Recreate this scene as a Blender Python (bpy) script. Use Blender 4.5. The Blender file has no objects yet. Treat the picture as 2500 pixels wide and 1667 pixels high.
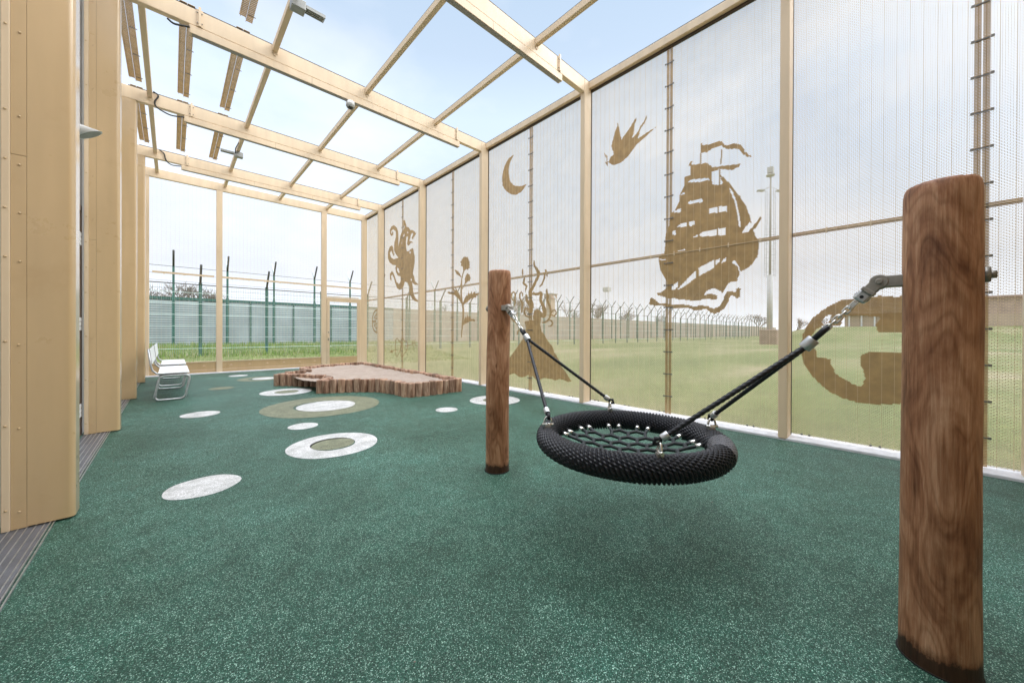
import bpy, bmesh, math, random
from mathutils import Vector, Matrix, noise
random.seed(7)
sc = bpy.context.scene
COL = sc.collection
R = math.radians

# ------------------------------------------------------------------ camera model (calibrated)
H, F, CX, HY = 1.08, 884.95, 1250.0, 813.72
TH, PI_, RO = .75347, -.00338, .00411
c_, s_ = math.cos(TH), math.sin(TH)
cp, sp = math.cos(PI_), math.sin(PI_)
cr, sr = math.cos(RO), math.sin(RO)
def ray(px, py):
    r2 = (px-CX)/F; u3 = (HY-py)/F
    r = cr*r2-sr*u3; u2 = sr*r2+cr*u3
    f = cp-sp*u2; u = sp+cp*u2
    return (c_*r+s_*f, -s_*r+c_*f, u)
def PX(px, py, X): r = ray(px, py); t = X/r[0]; return Vector((X, r[1]*t, H+r[2]*t))
def PY(px, py, Y): r = ray(px, py); t = Y/r[1]; return Vector((r[0]*t, Y, H+r[2]*t))
def PZ(px, py, Z=0.): r = ray(px, py); t = (Z-H)/r[2]; return Vector((r[0]*t, r[1]*t, Z))

right = Vector((c_, -s_, 0)); fwd0 = Vector((s_, c_, 0)); up0 = Vector((0, 0, 1))
fwd = cp*fwd0+sp*up0; up2 = -sp*fwd0+cp*up0
rt = cr*right+sr*up2; up = -sr*right+cr*up2
cam_d = bpy.data.cameras.new("camera"); cam = bpy.data.objects.new("camera", cam_d); COL.objects.link(cam)
M = Matrix((rt, up, -fwd)).transposed().to_4x4(); M.translation = Vector((0, 0, H))
cam.matrix_world = M
cam_d.sensor_width = 36; cam_d.lens = F/2500*36; cam_d.shift_y = -(833.5-HY)/2500
cam_d.clip_start = .02; cam_d.clip_end = 2000
sc.camera = cam
sc.render.resolution_x, sc.render.resolution_y = 1024, 682

# ------------------------------------------------------------------ main dimensions
XR, XO, XL, Y1, S, Y6 = 4.52, 4.70, -.406, .7605, 2.4824, 11.987
ZS, ZT = 4.694, 4.893
YK = {0: -.72, 1: Y1, 2: Y1+S, 3: Y1+2*S, 4: Y1+3*S, 5: Y1+4*S, 6: Y6}
PW = .08      # section width of posts and beams along Y

# ------------------------------------------------------------------ materials
def nodes(name):
    m = bpy.data.materials.new(name); m.use_nodes = True
    nt = m.node_tree; b = nt.nodes['Principled BSDF']
    return m, nt, b
def N(nt, t, **kw):
    n = nt.nodes.new(t)
    for k, v in kw.items():
        if k in n.inputs.keys(): n.inputs[k].default_value = v
        else: setattr(n, k, v)
    return n
def ramp(nt, src, stops, interp='LINEAR'):
    r = nt.nodes.new('ShaderNodeValToRGB'); r.color_ramp.interpolation = interp
    e = r.color_ramp.elements
    while len(e) < len(stops): e.new(.5)
    for i, (p, c) in enumerate(stops):
        e[i].position = p; e[i].color = tuple(c)+(1,) if len(c) == 3 else c
    nt.links.new(src, r.inputs[0]); return r
def coords(nt, scale=(1, 1, 1), kind='Object'):
    tc = nt.nodes.new('ShaderNodeTexCoord'); mp = nt.nodes.new('ShaderNodeMapping')
    mp.inputs['Scale'].default_value = scale
    nt.links.new(tc.outputs[kind], mp.inputs[0]); return mp.outputs[0]
def wcoords(nt, scale=(1, 1, 1)):
    g = nt.nodes.new('ShaderNodeNewGeometry'); mp = nt.nodes.new('ShaderNodeMapping')
    mp.inputs['Scale'].default_value = scale
    nt.links.new(g.outputs['Position'], mp.inputs[0]); return mp.outputs[0]
def mix(nt, fac, a, b, blend='MIX'):
    m = nt.nodes.new('ShaderNodeMix'); m.data_type = 'RGBA'; m.blend_type = blend
    for i, v in ((0, fac), (6, a), (7, b)):
        if isinstance(v, (int, float)): m.inputs[i].default_value = v
        elif isinstance(v, (tuple, list)): m.inputs[i].default_value = tuple(v)+(1,)
        else: nt.links.new(v, m.inputs[i])
    return m.outputs[2]
def bump(nt, b, src, strength=.3, dist=.002):
    n = nt.nodes.new('ShaderNodeBump'); n.inputs['Strength'].default_value = strength; n.inputs['Distance'].default_value = dist
    nt.links.new(src, n.inputs['Height']); nt.links.new(n.outputs[0], b.inputs['Normal'])
def plain(name, col, rough=.5, metal=0., var=.12, scale=6., spec=.5, coat=0., rand=False, bmp=0.):
    m, nt, b = nodes(name)
    co = wcoords(nt, (scale, scale, scale))
    n = N(nt, 'ShaderNodeTexNoise', Scale=1., Detail=5.); nt.links.new(co, n.inputs['Vector'])
    lo = tuple(c*(1-var) for c in col); hi = tuple(min(1, c*(1+var)) for c in col)
    r = ramp(nt, n.outputs['Fac'], [(.3, lo), (.7, hi)])
    out = r.outputs[0]
    if rand:
        oi = nt.nodes.new('ShaderNodeObjectInfo')
        rr = ramp(nt, oi.outputs['Random'], [(0, (.72, .72, .72)), (.5, (1, 1, 1)), (1, (1.25, 1.2, 1.15))])
        out = mix(nt, 1., out, rr.outputs[0], 'MULTIPLY')
    nt.links.new(out, b.inputs['Base Color'])
    b.inputs['Roughness'].default_value = rough; b.inputs['Metallic'].default_value = metal
    b.inputs['Specular IOR Level'].default_value = spec; b.inputs['Coat Weight'].default_value = coat
    if bmp: bump(nt, b, n.outputs['Fac'], bmp, .003)
    return m

BE = (.72, .565, .39)
def paint_mat(name, col, streak=.07, rough=.42):
    # powder-coated steel: faint vertical streaks and a few dirty patches
    m, nt, b = nodes(name)
    n1 = N(nt, 'ShaderNodeTexNoise', Scale=1., Detail=6.); nt.links.new(wcoords(nt, (9, 9, 1.2)), n1.inputs['Vector'])
    n2 = N(nt, 'ShaderNodeTexNoise', Scale=2.3, Detail=8., Roughness=.7); nt.links.new(wcoords(nt), n2.inputs['Vector'])
    a = ramp(nt, n1.outputs['Fac'], [(.3, tuple(c*(1-streak) for c in col)), (.7, tuple(c*(1+streak) for c in col))])
    d = ramp(nt, n2.outputs['Fac'], [(.55, (1, 1, 1)), (.75, (.88, .84, .78))])
    o = mix(nt, .7, a.outputs[0], d.outputs[0], 'MULTIPLY')
    nt.links.new(o, b.inputs['Base Color'])
    rr = ramp(nt, n2.outputs['Fac'], [(.3, (rough-.06,)*3), (.7, (rough+.12,)*3)])
    nt.links.new(rr.outputs[0], b.inputs['Roughness'])
    b.inputs['Specular IOR Level'].default_value = .6
    return m
m_beige = paint_mat('beige_paint', BE)
m_bar = plain('beige_bar_paint', (.72, .565, .39), .55, var=.03, scale=3., spec=.3)
m_clad = paint_mat('beige_cladding', (.58, .405, .215), .05, .30)
m_clad.node_tree.nodes['Principled BSDF'].inputs['Coat Weight'].default_value = 1.; m_clad.node_tree.nodes['Principled BSDF'].inputs['Coat Roughness'].default_value = .18
m_mesh = plain('mesh_wire_paint', (.76, .62, .43), .55, var=.08)
m_slat = plain('picture_slat_paint', (.47, .305, .135), .5, var=.15, scale=12)
m_gasket_shade = plain('dark_gasket_and_shade', (.05, .032, .018), .6)
m_bolt = plain('bolt_steel', (.25, .24, .22), .4, .7)
m_galv = plain('galvanised_steel', (.56, .58, .60), .36, .85, .2, 25)
m_chrome = plain('bright_steel', (.78, .78, .76), .22, .95, .06, 20)
m_castm = plain('cast_bracket_metal', (.36, .34, .31), .45, .6, .15, 30)
m_rope = plain('black_rope', (.010, .011, .016), .45, var=.35, scale=60, spec=.45)
m_netrope = plain('net_rope', (.016, .022, .024), .6, var=.3, scale=60)
m_tape = plain('grey_tape_wrap', (.085, .085, .095), .5, var=.2, scale=30)
m_hpl = plain('white_seat_laminate', (.83, .84, .86), .35, var=.03)
m_edge = plain('dark_board_edge', (.02, .02, .02), .5)
m_cable = plain('black_cable', (.012, .012, .012), .5)
m_white = plain('white_plastic', (.72, .73, .74), .4, var=.04)
m_grey = plain('grey_fitting', (.34, .35, .34), .45, .2, .1, 30)
m_lens = plain('dark_lens', (.02, .02, .022), .12)
m_trunk_under = plain('grey_diffuser', (.33, .31, .29), .5, var=.05)
m_kerb = plain('pale_concrete', (.62, .625, .66), .8, var=.1, scale=14, bmp=.2)
m_wallgrey = plain('pale_grey_wall', (.56, .55, .54), .6, var=.05, scale=3)
m_taupe = plain('taupe_frame', (.30, .22, .17), .6)
m_teal = plain('dark_green_post_paint', (.022, .105, .085), .5, var=.2, scale=5)
m_dkgreen = plain('near_black_arm', (.03, .035, .035), .5)
m_palearm = plain('pale_green_arm', (.50, .56, .57), .5)
m_wire = plain('green_fence_wire', (.20, .31, .30), .5)
m_brightwire = plain('pale_fence_wire', (.60, .74, .73), .45)
m_slatwall = plain('blue_grey_louvre', (.42, .485, .51), .6, var=.14, scale=.9)
m_conc = plain('boundary_concrete', (.40, .345, .295), .85, var=.12, scale=.7)
m_darkback = plain('dark_backing', (.07, .095, .10), .8)
m_mast = plain('mast_galvanised', (.50, .50, .50), .7)
m_mastd = plain('mast_steel', (.28, .28, .28), .6)
m_bark = plain('bare_bark', (.16, .125, .105), .9, var=.25, scale=2)
m_tan = plain('tan_wall', (.52, .40, .30), .8, var=.1, scale=.6)
m_brick = plain('pink_brick', (.46, .33, .27), .85, var=.2, scale=1.5)
m_roofp = plain('pink_roof_tile', (.40, .25, .21), .8, var=.2, scale=2.5)
m_window = plain('dark_window_glass', (.05, .06, .07), .15)
m_block = plain('concrete_block', (.30, .22, .17), .85, var=.2, scale=2)

def rubber(name, base, light, dark, big, pale_amt=.64):
    m, nt, b = nodes(name)
    co = wcoords(nt)
    v = N(nt, 'ShaderNodeTexVoronoi', Scale=360.); nt.links.new(co, v.inputs['Vector'])
    v2 = N(nt, 'ShaderNodeTexVoronoi', Scale=210.); nt.links.new(co, v2.inputs['Vector'])
    sepc = nt.nodes.new('ShaderNodeSeparateColor'); nt.links.new(v.outputs['Color'], sepc.inputs[0])
    sep2 = nt.nodes.new('ShaderNodeSeparateColor'); nt.links.new(v2.outputs['Color'], sep2.inputs[0])
    g = ramp(nt, sepc.outputs[0], [(0, dark), (.30, tuple(c*.8 for c in base)), (.45, base), (pale_amt, tuple(c*1.25 for c in base)), (.88, tuple(c*.28+d*.72 for c, d in zip(light, base))), (1, tuple(min(1, c*1.4) for c in light))])
    g2 = ramp(nt, sep2.outputs[0], [(0, (.74, .74, .74)), (.5, (1, 1, 1)), (.9, (1.1, 1.1, 1.1)), (1, (1.35, 1.35, 1.35))])
    o = mix(nt, .85, g.outputs[0], g2.outputs[0], 'MULTIPLY')
    n = N(nt, 'ShaderNodeTexNoise', Scale=1.1, Detail=6., Roughness=.6, Distortion=.4); nt.links.new(co, n.inputs['Vector'])
    st = ramp(nt, n.outputs['Fac'], [(.32, big[0]), (.5, (1, 1, 1)), (.68, big[1])])
    o = mix(nt, 1., o, st.outputs[0], 'MULTIPLY')
    nb = N(nt, 'ShaderNodeTexNoise', Scale=7., Detail=5., Roughness=.7); nt.links.new(co, nb.inputs['Vector'])
    sb = ramp(nt, nb.outputs['Fac'], [(.3, (.70, .71, .69)), (.6, (1.08, 1.08, 1.08))])
    o = mix(nt, 1., o, sb.outputs[0], 'MULTIPLY')
    nt.links.new(o, b.inputs['Base Color'])
    b.inputs['Roughness'].default_value = .55; b.inputs['Specular IOR Level'].default_value = .3
    bump(nt, b, v.outputs['Distance'], .35, .002)
    return m
m_rub = rubber('green_rubber_granules', (.0105, .066, .041), (.28, .42, .345), (.002, .017, .011), ((.70, .76, .72), (1.25, 1.30, 1.36)))
m_rubw = rubber('white_rubber_granules', (.55, .55, .55), (.63, .63, .63), (.36, .35, .335), ((.95, .95, .95), (1.03, 1.03, 1.03)), .7)
m_rubo = rubber('olive_rubber_granules', (.165, .175, .108), (.34, .35, .25), (.08, .085, .05), ((.9, .9, .9), (1.08, 1.08, 1.08)))

def wood(name, cols, sc_=(30, 30, 1.5), rough=.55, rand=False):
    m, nt, b = nodes(name)
    co = coords(nt, (1, 1, 1))
    # slow warp so grain wanders round knots
    w = N(nt, 'ShaderNodeTexNoise', Scale=4.2, Detail=2.); nt.links.new(coords(nt, (1, 1, .45)), w.inputs['Vector'])
    add = nt.nodes.new('ShaderNodeMixRGB'); add.blend_type = 'ADD'; add.inputs[0].default_value = .10
    nt.links.new(co, add.inputs[1]); nt.links.new(w.outputs['Color'], add.inputs[2])
    mp = nt.nodes.new('ShaderNodeMapping'); mp.inputs['Scale'].default_value = sc_
    nt.links.new(add.outputs[0], mp.inputs[0])
    g = N(nt, 'ShaderNodeTexNoise', Scale=1., Detail=7., Roughness=.62, Distortion=.8); nt.links.new(mp.outputs[0], g.inputs['Vector'])
    big = N(nt, 'ShaderNodeTexNoise', Scale=5., Detail=4., Distortion=1.2); nt.links.new(coords(nt, (1.3, 1.3, .35)), big.inputs['Vector'])
    a = ramp(nt, g.outputs['Fac'], [(.28, cols[0]), (.5, cols[1]), (.7, cols[2])])
    d = ramp(nt, big.outputs['Fac'], [(.34, (.5, .42, .38)), (.5, (.92, .9, .88)), (.66, (1.25, 1.28, 1.32))])
    o = mix(nt, .9, a.outputs[0], d.outputs[0], 'MULTIPLY')
    if rand:
        oi = nt.nodes.new('ShaderNodeObjectInfo')
        rr = ramp(nt, oi.outputs['Random'], [(0, (.62, .62, .62)), (.35, (.95, .85, .8)), (.7, (1.1, 1.1, 1.1)), (1, (1.4, 1.3, 1.2))])
        o = mix(nt, 1., o, rr.outputs[0], 'MULTIPLY')
    nt.links.new(o, b.inputs['Base Color']); b.inputs['Roughness'].default_value = rough
    b.inputs['Specular IOR Level'].default_value = .35
    bump(nt, b, g.outputs['Fac'], .45, .004)
    return m
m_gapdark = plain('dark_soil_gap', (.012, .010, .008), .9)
def post_mat():
    m, nt, b = nodes('robinia_post_wood')
    # cathedral figure: contour lines of a slow, vertically stretched field
    f = N(nt, 'ShaderNodeTexNoise', Scale=5.5, Detail=1.5, Roughness=.45, Distortion=.5); nt.links.new(coords(nt, (1.5, 1.5, .42)), f.inputs['Vector'])
    mu = nt.nodes.new('ShaderNodeMath'); mu.operation = 'MULTIPLY'; mu.inputs[1].default_value = 62.; nt.links.new(f.outputs['Fac'], mu.inputs[0])
    si = nt.nodes.new('ShaderNodeMath'); si.operation = 'SINE'; nt.links.new(mu.outputs[0], si.inputs[0])
    fig = ramp(nt, si.outputs[0], [(.0, (.74, .68, .62)), (.35, (.96, .95, .94)), (1, (1.06, 1.06, 1.06))])
    mr = nt.nodes.new('ShaderNodeMapRange'); mr.inputs['From Min'].default_value = -1; nt.links.new(si.outputs[0], mr.inputs['Value'])
    nt.links.new(mr.outputs[0], fig.inputs[0])
    fib = N(nt, 'ShaderNodeTexNoise', Scale=1., Detail=5., Roughness=.7); nt.links.new(coords(nt, (170, 170, 7)), fib.inputs['Vector'])
    a = ramp(nt, fib.outputs['Fac'], [(.25, (.25, .108, .052)), (.5, (.42, .215, .118)), (.72, (.54, .33, .205))])
    big = N(nt, 'ShaderNodeTexNoise', Scale=3.2, Detail=5., Roughness=.6, Distortion=.9); nt.links.new(coords(nt, (2.2, 2.2, .7)), big.inputs['Vector'])
    d = ramp(nt, big.outputs['Fac'], [(.34, (.40, .29, .22)), (.46, (.80, .70, .62)), (.56, (1.06, 1.05, 1.04)), (.68, (1.25, 1.33, 1.42))])
    kn = N(nt, 'ShaderNodeTexVoronoi', Scale=1.); nt.links.new(coords(nt, (9, 9, 3.3)), kn.inputs['Vector'])
    k_ = ramp(nt, kn.outputs['Distance'], [(.0, (.25, .18, .13)), (.055, (.5, .42, .36)), (.085, (1, 1, 1))])
    o = mix(nt, 1., mix(nt, .95, mix(nt, .8, a.outputs[0], fig.outputs[0], 'MULTIPLY'), d.outputs[0], 'MULTIPLY'), k_.outputs[0], 'MULTIPLY')
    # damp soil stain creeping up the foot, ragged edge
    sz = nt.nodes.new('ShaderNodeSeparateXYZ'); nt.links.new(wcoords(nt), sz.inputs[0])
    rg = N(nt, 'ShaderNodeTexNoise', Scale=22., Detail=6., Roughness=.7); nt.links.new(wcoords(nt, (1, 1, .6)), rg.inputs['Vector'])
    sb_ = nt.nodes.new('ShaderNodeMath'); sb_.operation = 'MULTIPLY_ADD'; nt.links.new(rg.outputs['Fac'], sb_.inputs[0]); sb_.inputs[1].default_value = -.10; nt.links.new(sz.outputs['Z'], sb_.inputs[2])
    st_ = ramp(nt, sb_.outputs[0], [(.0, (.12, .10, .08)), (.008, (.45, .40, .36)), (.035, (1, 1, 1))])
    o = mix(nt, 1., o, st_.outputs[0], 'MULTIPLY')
    nt.links.new(o, b.inputs['Base Color']); b.inputs['Roughness'].default_value = .52; b.inputs['Specular IOR Level'].default_value = .4
    ad = nt.nodes.new('ShaderNodeMath'); nt.links.new(fib.outputs['Fac'], ad.inputs[0]); nt.links.new(big.outputs['Fac'], ad.inputs[1])
    bump(nt, b, ad.outputs[0], .5, .004)
    return m
m_post = post_mat()
m_log = wood('log_edging_wood', [(.21, .115, .075), (.37, .245, .175), (.52, .39, .30)], (40, 40, 5), .7, True)

def sand_mat():
    m, nt, b = nodes('play_sand')
    co = wcoords(nt)
    n = N(nt, 'ShaderNodeTexNoise', Scale=260., Detail=3.); nt.links.new(co, n.inputs['Vector'])
    n2 = N(nt, 'ShaderNodeTexNoise', Scale=5., Detail=8., Roughness=.7); nt.links.new(co, n2.inputs['Vector'])
    a = ramp(nt, n.outputs['Fac'], [(.3, (.27, .21, .17)), (.5, (.37, .30, .25)), (.7, (.47, .395, .345))])
    d = ramp(nt, n2.outputs['Fac'], [(.35, (.86, .84, .82)), (.6, (1.05, 1.05, 1.05))])
    nt.links.new(mix(nt, 1., a.outputs[0], d.outputs[0], 'MULTIPLY'), b.inputs['Base Color'])
    b.inputs['Roughness'].default_value = .95
    bump(nt, b, n2.outputs['Fac'], .8, .03)
    return m
m_sand = sand_mat()
def grass_mat():
    m, nt, b = nodes('meadow_grass')
    co = wcoords(nt)
    n1 = N(nt, 'ShaderNodeTexNoise', Scale=.16, Detail=6., Roughness=.6, Distortion=.3); nt.links.new(wcoords(nt, (.5, 1.4, 1)), n1.inputs['Vector'])
    n2 = N(nt, 'ShaderNodeTexNoise', Scale=2.6, Detail=8., Roughness=.75); nt.links.new(co, n2.inputs['Vector'])
    n3 = N(nt, 'ShaderNodeTexNoise', Scale=26., Detail=4.); nt.links.new(co, n3.inputs['Vector'])
    a = ramp(nt, n1.outputs['Fac'], [(.30, (.085, .118, .030)), (.46, (.125, .155, .042)), (.56, (.185, .19, .080)), (.66, (.28, .24, .15))])
    d = ramp(nt, n2.outputs['Fac'], [(.3, (.62, .66, .55)), (.7, (1.25, 1.2, 1.2))])
    e = ramp(nt, n3.outputs['Fac'], [(.3, (.75, .75, .75)), (.7, (1.15, 1.15, 1.15))])
    o = mix(nt, 1., mix(nt, 1., a.outputs[0], d.outputs[0], 'MULTIPLY'), e.outputs[0], 'MULTIPLY')
    nt.links.new(o, b.inputs['Base Color']); b.inputs['Roughness'].default_value = .9
    return m
m_grass = grass_mat()
def blade_mat():
    m, nt, b = nodes('grass_blades')
    n = N(nt, 'ShaderNodeTexNoise', Scale=1.3, Detail=6., Roughness=.8); nt.links.new(wcoords(nt), n.inputs['Vector'])
    a = ramp(nt, n.outputs['Fac'], [(.3, (.10, .19, .035)), (.5, (.17, .27, .055)), (.62, (.34, .33, .15)), (.75, (.46, .40, .25))])
    nt.links.new(a.outputs[0], b.inputs['Base Color']); b.inputs['Roughness'].default_value = .8
    return m
m_blade = blade_mat()
def grate_mat():
    m, nt, b = nodes('grating_steel')
    w = N(nt, 'ShaderNodeTexWave', Scale=32., Distortion=0.); w.bands_direction = 'Y'; nt.links.new(wcoords(nt), w.inputs['Vector'])
    n = N(nt, 'ShaderNodeTexNoise', Scale=9., Detail=6.); nt.links.new(wcoords(nt), n.inputs['Vector'])
    a = ramp(nt, w.outputs['Fac'], [(.35, (.05, .05, .055)), (.6, (.24, .25, .27))])
    d = ramp(nt, n.outputs['Fac'], [(.3, (.75, .75, .78)), (.7, (1.15, 1.15, 1.2))])
    nt.links.new(mix(nt, 1., a.outputs[0], d.outputs[0], 'MULTIPLY'), b.inputs['Base Color'])
    b.inputs['Roughness'].default_value = .45; b.inputs['Metallic'].default_value = .3
    return m
m_grate = grate_mat()

# ------------------------------------------------------------------ mesh builder
class MB:
    def __init__(s): s.v = []; s.f = []; s.sm = []
    def add(s, vs, fs, smooth=False):
        o = len(s.v); s.v += [tuple(p) for p in vs]
        s.f += [tuple(i+o for i in f) for f in fs]; s.sm += [smooth]*len(fs); return s
    def box(s, x0, x1, y0, y1, z0, z1):
        s.add([(x0, y0, z0), (x1, y0, z0), (x1, y1, z0), (x0, y1, z0), (x0, y0, z1), (x1, y0, z1), (x1, y1, z1), (x0, y1, z1)],
              [(0, 3, 2, 1), (4, 5, 6, 7), (0, 1, 5, 4), (1, 2, 6, 5), (2, 3, 7, 6), (3, 0, 4, 7)]); return s
    def obox(s, c, ax, ay, az, hx, hy, hz):
        vs = [c+ax*(hx*a)+ay*(hy*b)+az*(hz*d) for d in (-1, 1) for a, b in ((-1, -1), (1, -1), (1, 1), (-1, 1))]
        s.add(vs, [(0, 3, 2, 1), (4, 5, 6, 7), (0, 1, 5, 4), (1, 2, 6, 5), (2, 3, 7, 6), (3, 0, 4, 7)]); return s
    def tube(s, pts, r, n=8, closed=False, cap=True, smooth=True):
        pts = [Vector(p) for p in pts]; rs = r if isinstance(r, (list, tuple)) else [r]*len(pts)
        m = len(pts); vs = []; prev = None
        for i, p in enumerate(pts):
            if closed: t = pts[(i+1) % m]-pts[i-1]
            else: t = pts[min(i+1, m-1)]-pts[max(i-1, 0)]
            t.normalize()
            if prev is None:
                a = Vector((0, 0, 1)) if abs(t.z) < .9 else Vector((1, 0, 0))
                u = t.cross(a).normalized()
            else:
                u = (prev-t*prev.dot(t))
                u = u.normalized() if u.length > 1e-6 else t.orthogonal().normalized()
            prev = u; w = t.cross(u)
            vs += [p+(u*math.cos(2*math.pi*k/n)+w*math.sin(2*math.pi*k/n))*rs[i] for k in range(n)]
        fs = []
        for i in range(m if closed else m-1):
            j = (i+1) % m
            fs += [(i*n+k, i*n+(k+1) % n, j*n+(k+1) % n, j*n+k) for k in range(n)]
        s.add(vs, fs, smooth)
        if cap and not closed:
            o = len(s.v)-len(vs)
            s.f.append(tuple(o+k for k in range(n))[::-1]); s.sm.append(False)
            s.f.append(tuple(o+(m-1)*n+k for k in range(n))); s.sm.append(False)
        return s
    def ball(s, c, r, n=8, m=6):
        vs = []; c = Vector(c)
        r = r if isinstance(r, (tuple, list)) else (r, r, r)
        for j in range(m+1):
            a = math.pi*j/m
            for k in range(n):
                b = 2*math.pi*k/n
                vs.append((c.x+r[0]*math.sin(a)*math.cos(b), c.y+r[1]*math.sin(a)*math.sin(b), c.z+r[2]*math.cos(a)))
        s.add(vs, [(j*n+k, j*n+(k+1) % n, (j+1)*n+(k+1) % n, (j+1)*n+k) for j in range(m) for k in range(n)], True); return s
    def prism(s, poly, z0, z1):
        n = len(poly)
        s.add([(x, y, z0) for x, y in poly]+[(x, y, z1) for x, y in poly],
              [tuple(range(n))[::-1], tuple(range(n, 2*n))]+[(i, (i+1) % n, n+(i+1) % n, n+i) for i in range(n)]); return s
    def data(s, name, mat):
        me = bpy.data.meshes.new(name); me.from_pydata(s.v, [], s.f)
        me.polygons.foreach_set('use_smooth', s.sm); me.materials.append(mat); me.update(); return me
    def build(s, name, mat, parent=None, loc=None, bevel=0., seg=2):
        o = bpy.data.objects.new(name, s.data(name, mat)); COL.objects.link(o)
        if parent is not None:
            o.parent = parent
            if loc is not None: o.location = loc
            else: o.matrix_parent_inverse = Matrix.Translation(-parent.location)
        elif loc is not None: o.location = loc
        if bevel:
            md = o.modifiers.new('bevel', 'BEVEL'); md.width = bevel; md.segments = seg; md.limit_method = 'ANGLE'; md.angle_limit = R(40)
            md.harden_normals = False
        return o
def tag(o, label=None, cat=None, group=None, kind=None):
    for k, v in (('label', label), ('category', cat), ('group', group), ('kind', kind)):
        if v: o[k] = v
    return o
def empty(name, loc, label=None, cat=None, group=None):
    o = bpy.data.objects.new(name, None); COL.objects.link(o); o.location = loc; o.empty_display_size = .1
    return tag(o, label, cat, group)
def dup(o, parent, loc=None):
    d = o.copy(); COL.objects.link(d); d.parent = parent
    if loc is not None: d.location = loc
    return d

# ------------------------------------------------------------------ terrain and floor
def sstep(a, b, x):
    t = max(0., min(1., (x-a)/(b-a))); return t*t*(3-2*t)
def ground_z(x, y):
    z = -.07+.26*sstep(15, 27, y)
    z += 2.3*sstep(52, 84, x)*(1-sstep(9, 19, y))
    return z
g = MB(); xs = [-260, -180, -120, -80, -50, -30]+[-20+2.5*i for i in range(60)]+[140, 170, 220, 300, 450]
ys = [-300, -200, -120, -80, -50, -30]+[-20+2.*i for i in range(34)]+[52, 60, 75, 100, 150, 250, 400]
vs = [(x, y, ground_z(x, y)+(.05*noise.noise((x*.1, y*.1, 0)) if (x > 8 or y > 14) else 0)) for y in ys for x in xs]
nx = len(xs)
g.add(vs, [(j*nx+i, j*nx+i+1, (j+1)*nx+i+1, (j+1)*nx+i) for j in range(len(ys)-1) for i in range(nx-1)], True)
tag(g.build('grass_field', m_grass), kind='structure')
fl = MB(); fl.box(-.9, 4.62, -2.6, 11.93, -.12, 0)
floor = tag(fl.build('rubber_floor', m_rub), kind='structure')
def disc(name, cx, cy, r, z, mat, label, ri=0, wob=.012, ph=0.):
    b = MB(); n = 72; o_ = []; i_ = []
    for k in range(n):
        a = 2*math.pi*k/n
        w = 1+wob*math.sin(2*a+ph)+wob*.5*math.sin(5*a+ph*2)
        o_.append((cx+r*w*math.cos(a), cy+r*w*math.sin(a), z)); i_.append((cx+ri*w*math.cos(a), cy+ri*w*math.sin(a), z))
    if ri: b.add(o_+i_, [(k, (k+1) % n, n+(k+1) % n, n+k) for k in range(n)])
    else: b.add(o_, [tuple(range(n))])
    o = b.build(name, mat, floor); o['label'] = label
disc('white_ring', 1.13, 3.69, .395, .003, m_rubw, 'large white ring with olive middle, left of the swing', .19)
disc('olive_dot', 1.13, 3.72, .193, .003, m_rubo, 'olive middle of the large white ring')
disc('olive_halo', 1.61, 5.72, .77, .003, m_rubo, 'big olive ring in front of the sandpit', .38)
disc('white_dot', 1.64, 5.68, .385, .004, m_rubw, 'white middle of the big olive ring')
disc('white_dot', .16, 3.30, .205, .003, m_rubw, 'white spot nearest the camera', 0, .03, 1)
disc('white_dot', 1.09, 4.63, .152, .003, m_rubw, 'small white spot between the two big rings')
disc('white_dot', .27, 6.17, .20, .003, m_rubw, 'white spot in front of the bench')
disc('white_ring', 1.49, 7.45, .40, .003, m_rubw, 'white ring left of the sandpit', .185)
disc('olive_dot', 1.50, 7.46, .188, .003, m_rubo, 'olive middle of the ring left of the sandpit')
disc('white_dot', 2.78, 4.28, .152, .003, m_rubw, 'small white spot between sandpit and swing')
disc('white_ring', 3.74, 4.38, .40, .003, m_rubw, 'white ring partly behind the swing post', .19)
disc('grey_dot', 3.74, 4.38, .193, .003, m_rubo, 'olive middle of the ring behind the swing post')
disc('white_dot', 1.17, 10.9, .19, .003, m_rubw, 'white spot by the far wall')
disc('white_dot', 1.53, 9.88, .22, .004, m_rubw, 'white spot with faint olive halo far left of sandpit')
disc('olive_halo', 1.45, 9.88, .42, .003, m_rubo, 'faint olive halo far left of sandpit', .215)
disc('olive_dot', .68, 8.71, .19, .003, m_rubo, 'faint olive spot beside the bench')

# kerb on the right and along the far wall
k = MB(); kp = [(XR, -.95), (XR+.01, -.78), (XR, -.62), (XR, Y6-.13)]
k.box(XR, XO+.10, -1.3, Y6-.13, -.12, .025)
k.box(-.9, XO+.10, Y6-.13, Y6+.10, -.12, .025)
tag(k.build('concrete_kerb', m_kerb, bevel=.008), kind='structure')
# drain gratings: one along the building, one along the near end
gr = MB(); gr.box(-.665, -.492, -2.5, Y6-.14, -.05, .004)
go = tag(gr.build('drain_grating', m_grate), kind='structure')
b = MB()
for x in (-.635, -.605, -.575, -.545, -.515): b.box(x-.0025, x+.0025, -2.5, Y6-.14, .0042, .007)
b.box(-.497, -.492, -2.5, Y6-.14, .0042, .010); b.box(-.484, -.479, -2.5, Y6-.14, -.04, .008)
b.build('bearing_bar', m_galv, go)
gr = MB(); gr.box(3.0, 4.50, -1.02, -.80, -.05, .004)
g2 = tag(gr.build('drain_grating', m_grate), kind='structure')
b = MB(); b.box(3.0, 4.50, -.798, -.792, -.04, .010); b.box(3.0, 4.50, -.782, -.776, -.04, .010)
b.build('grating_edge', m_galv, g2)

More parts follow.
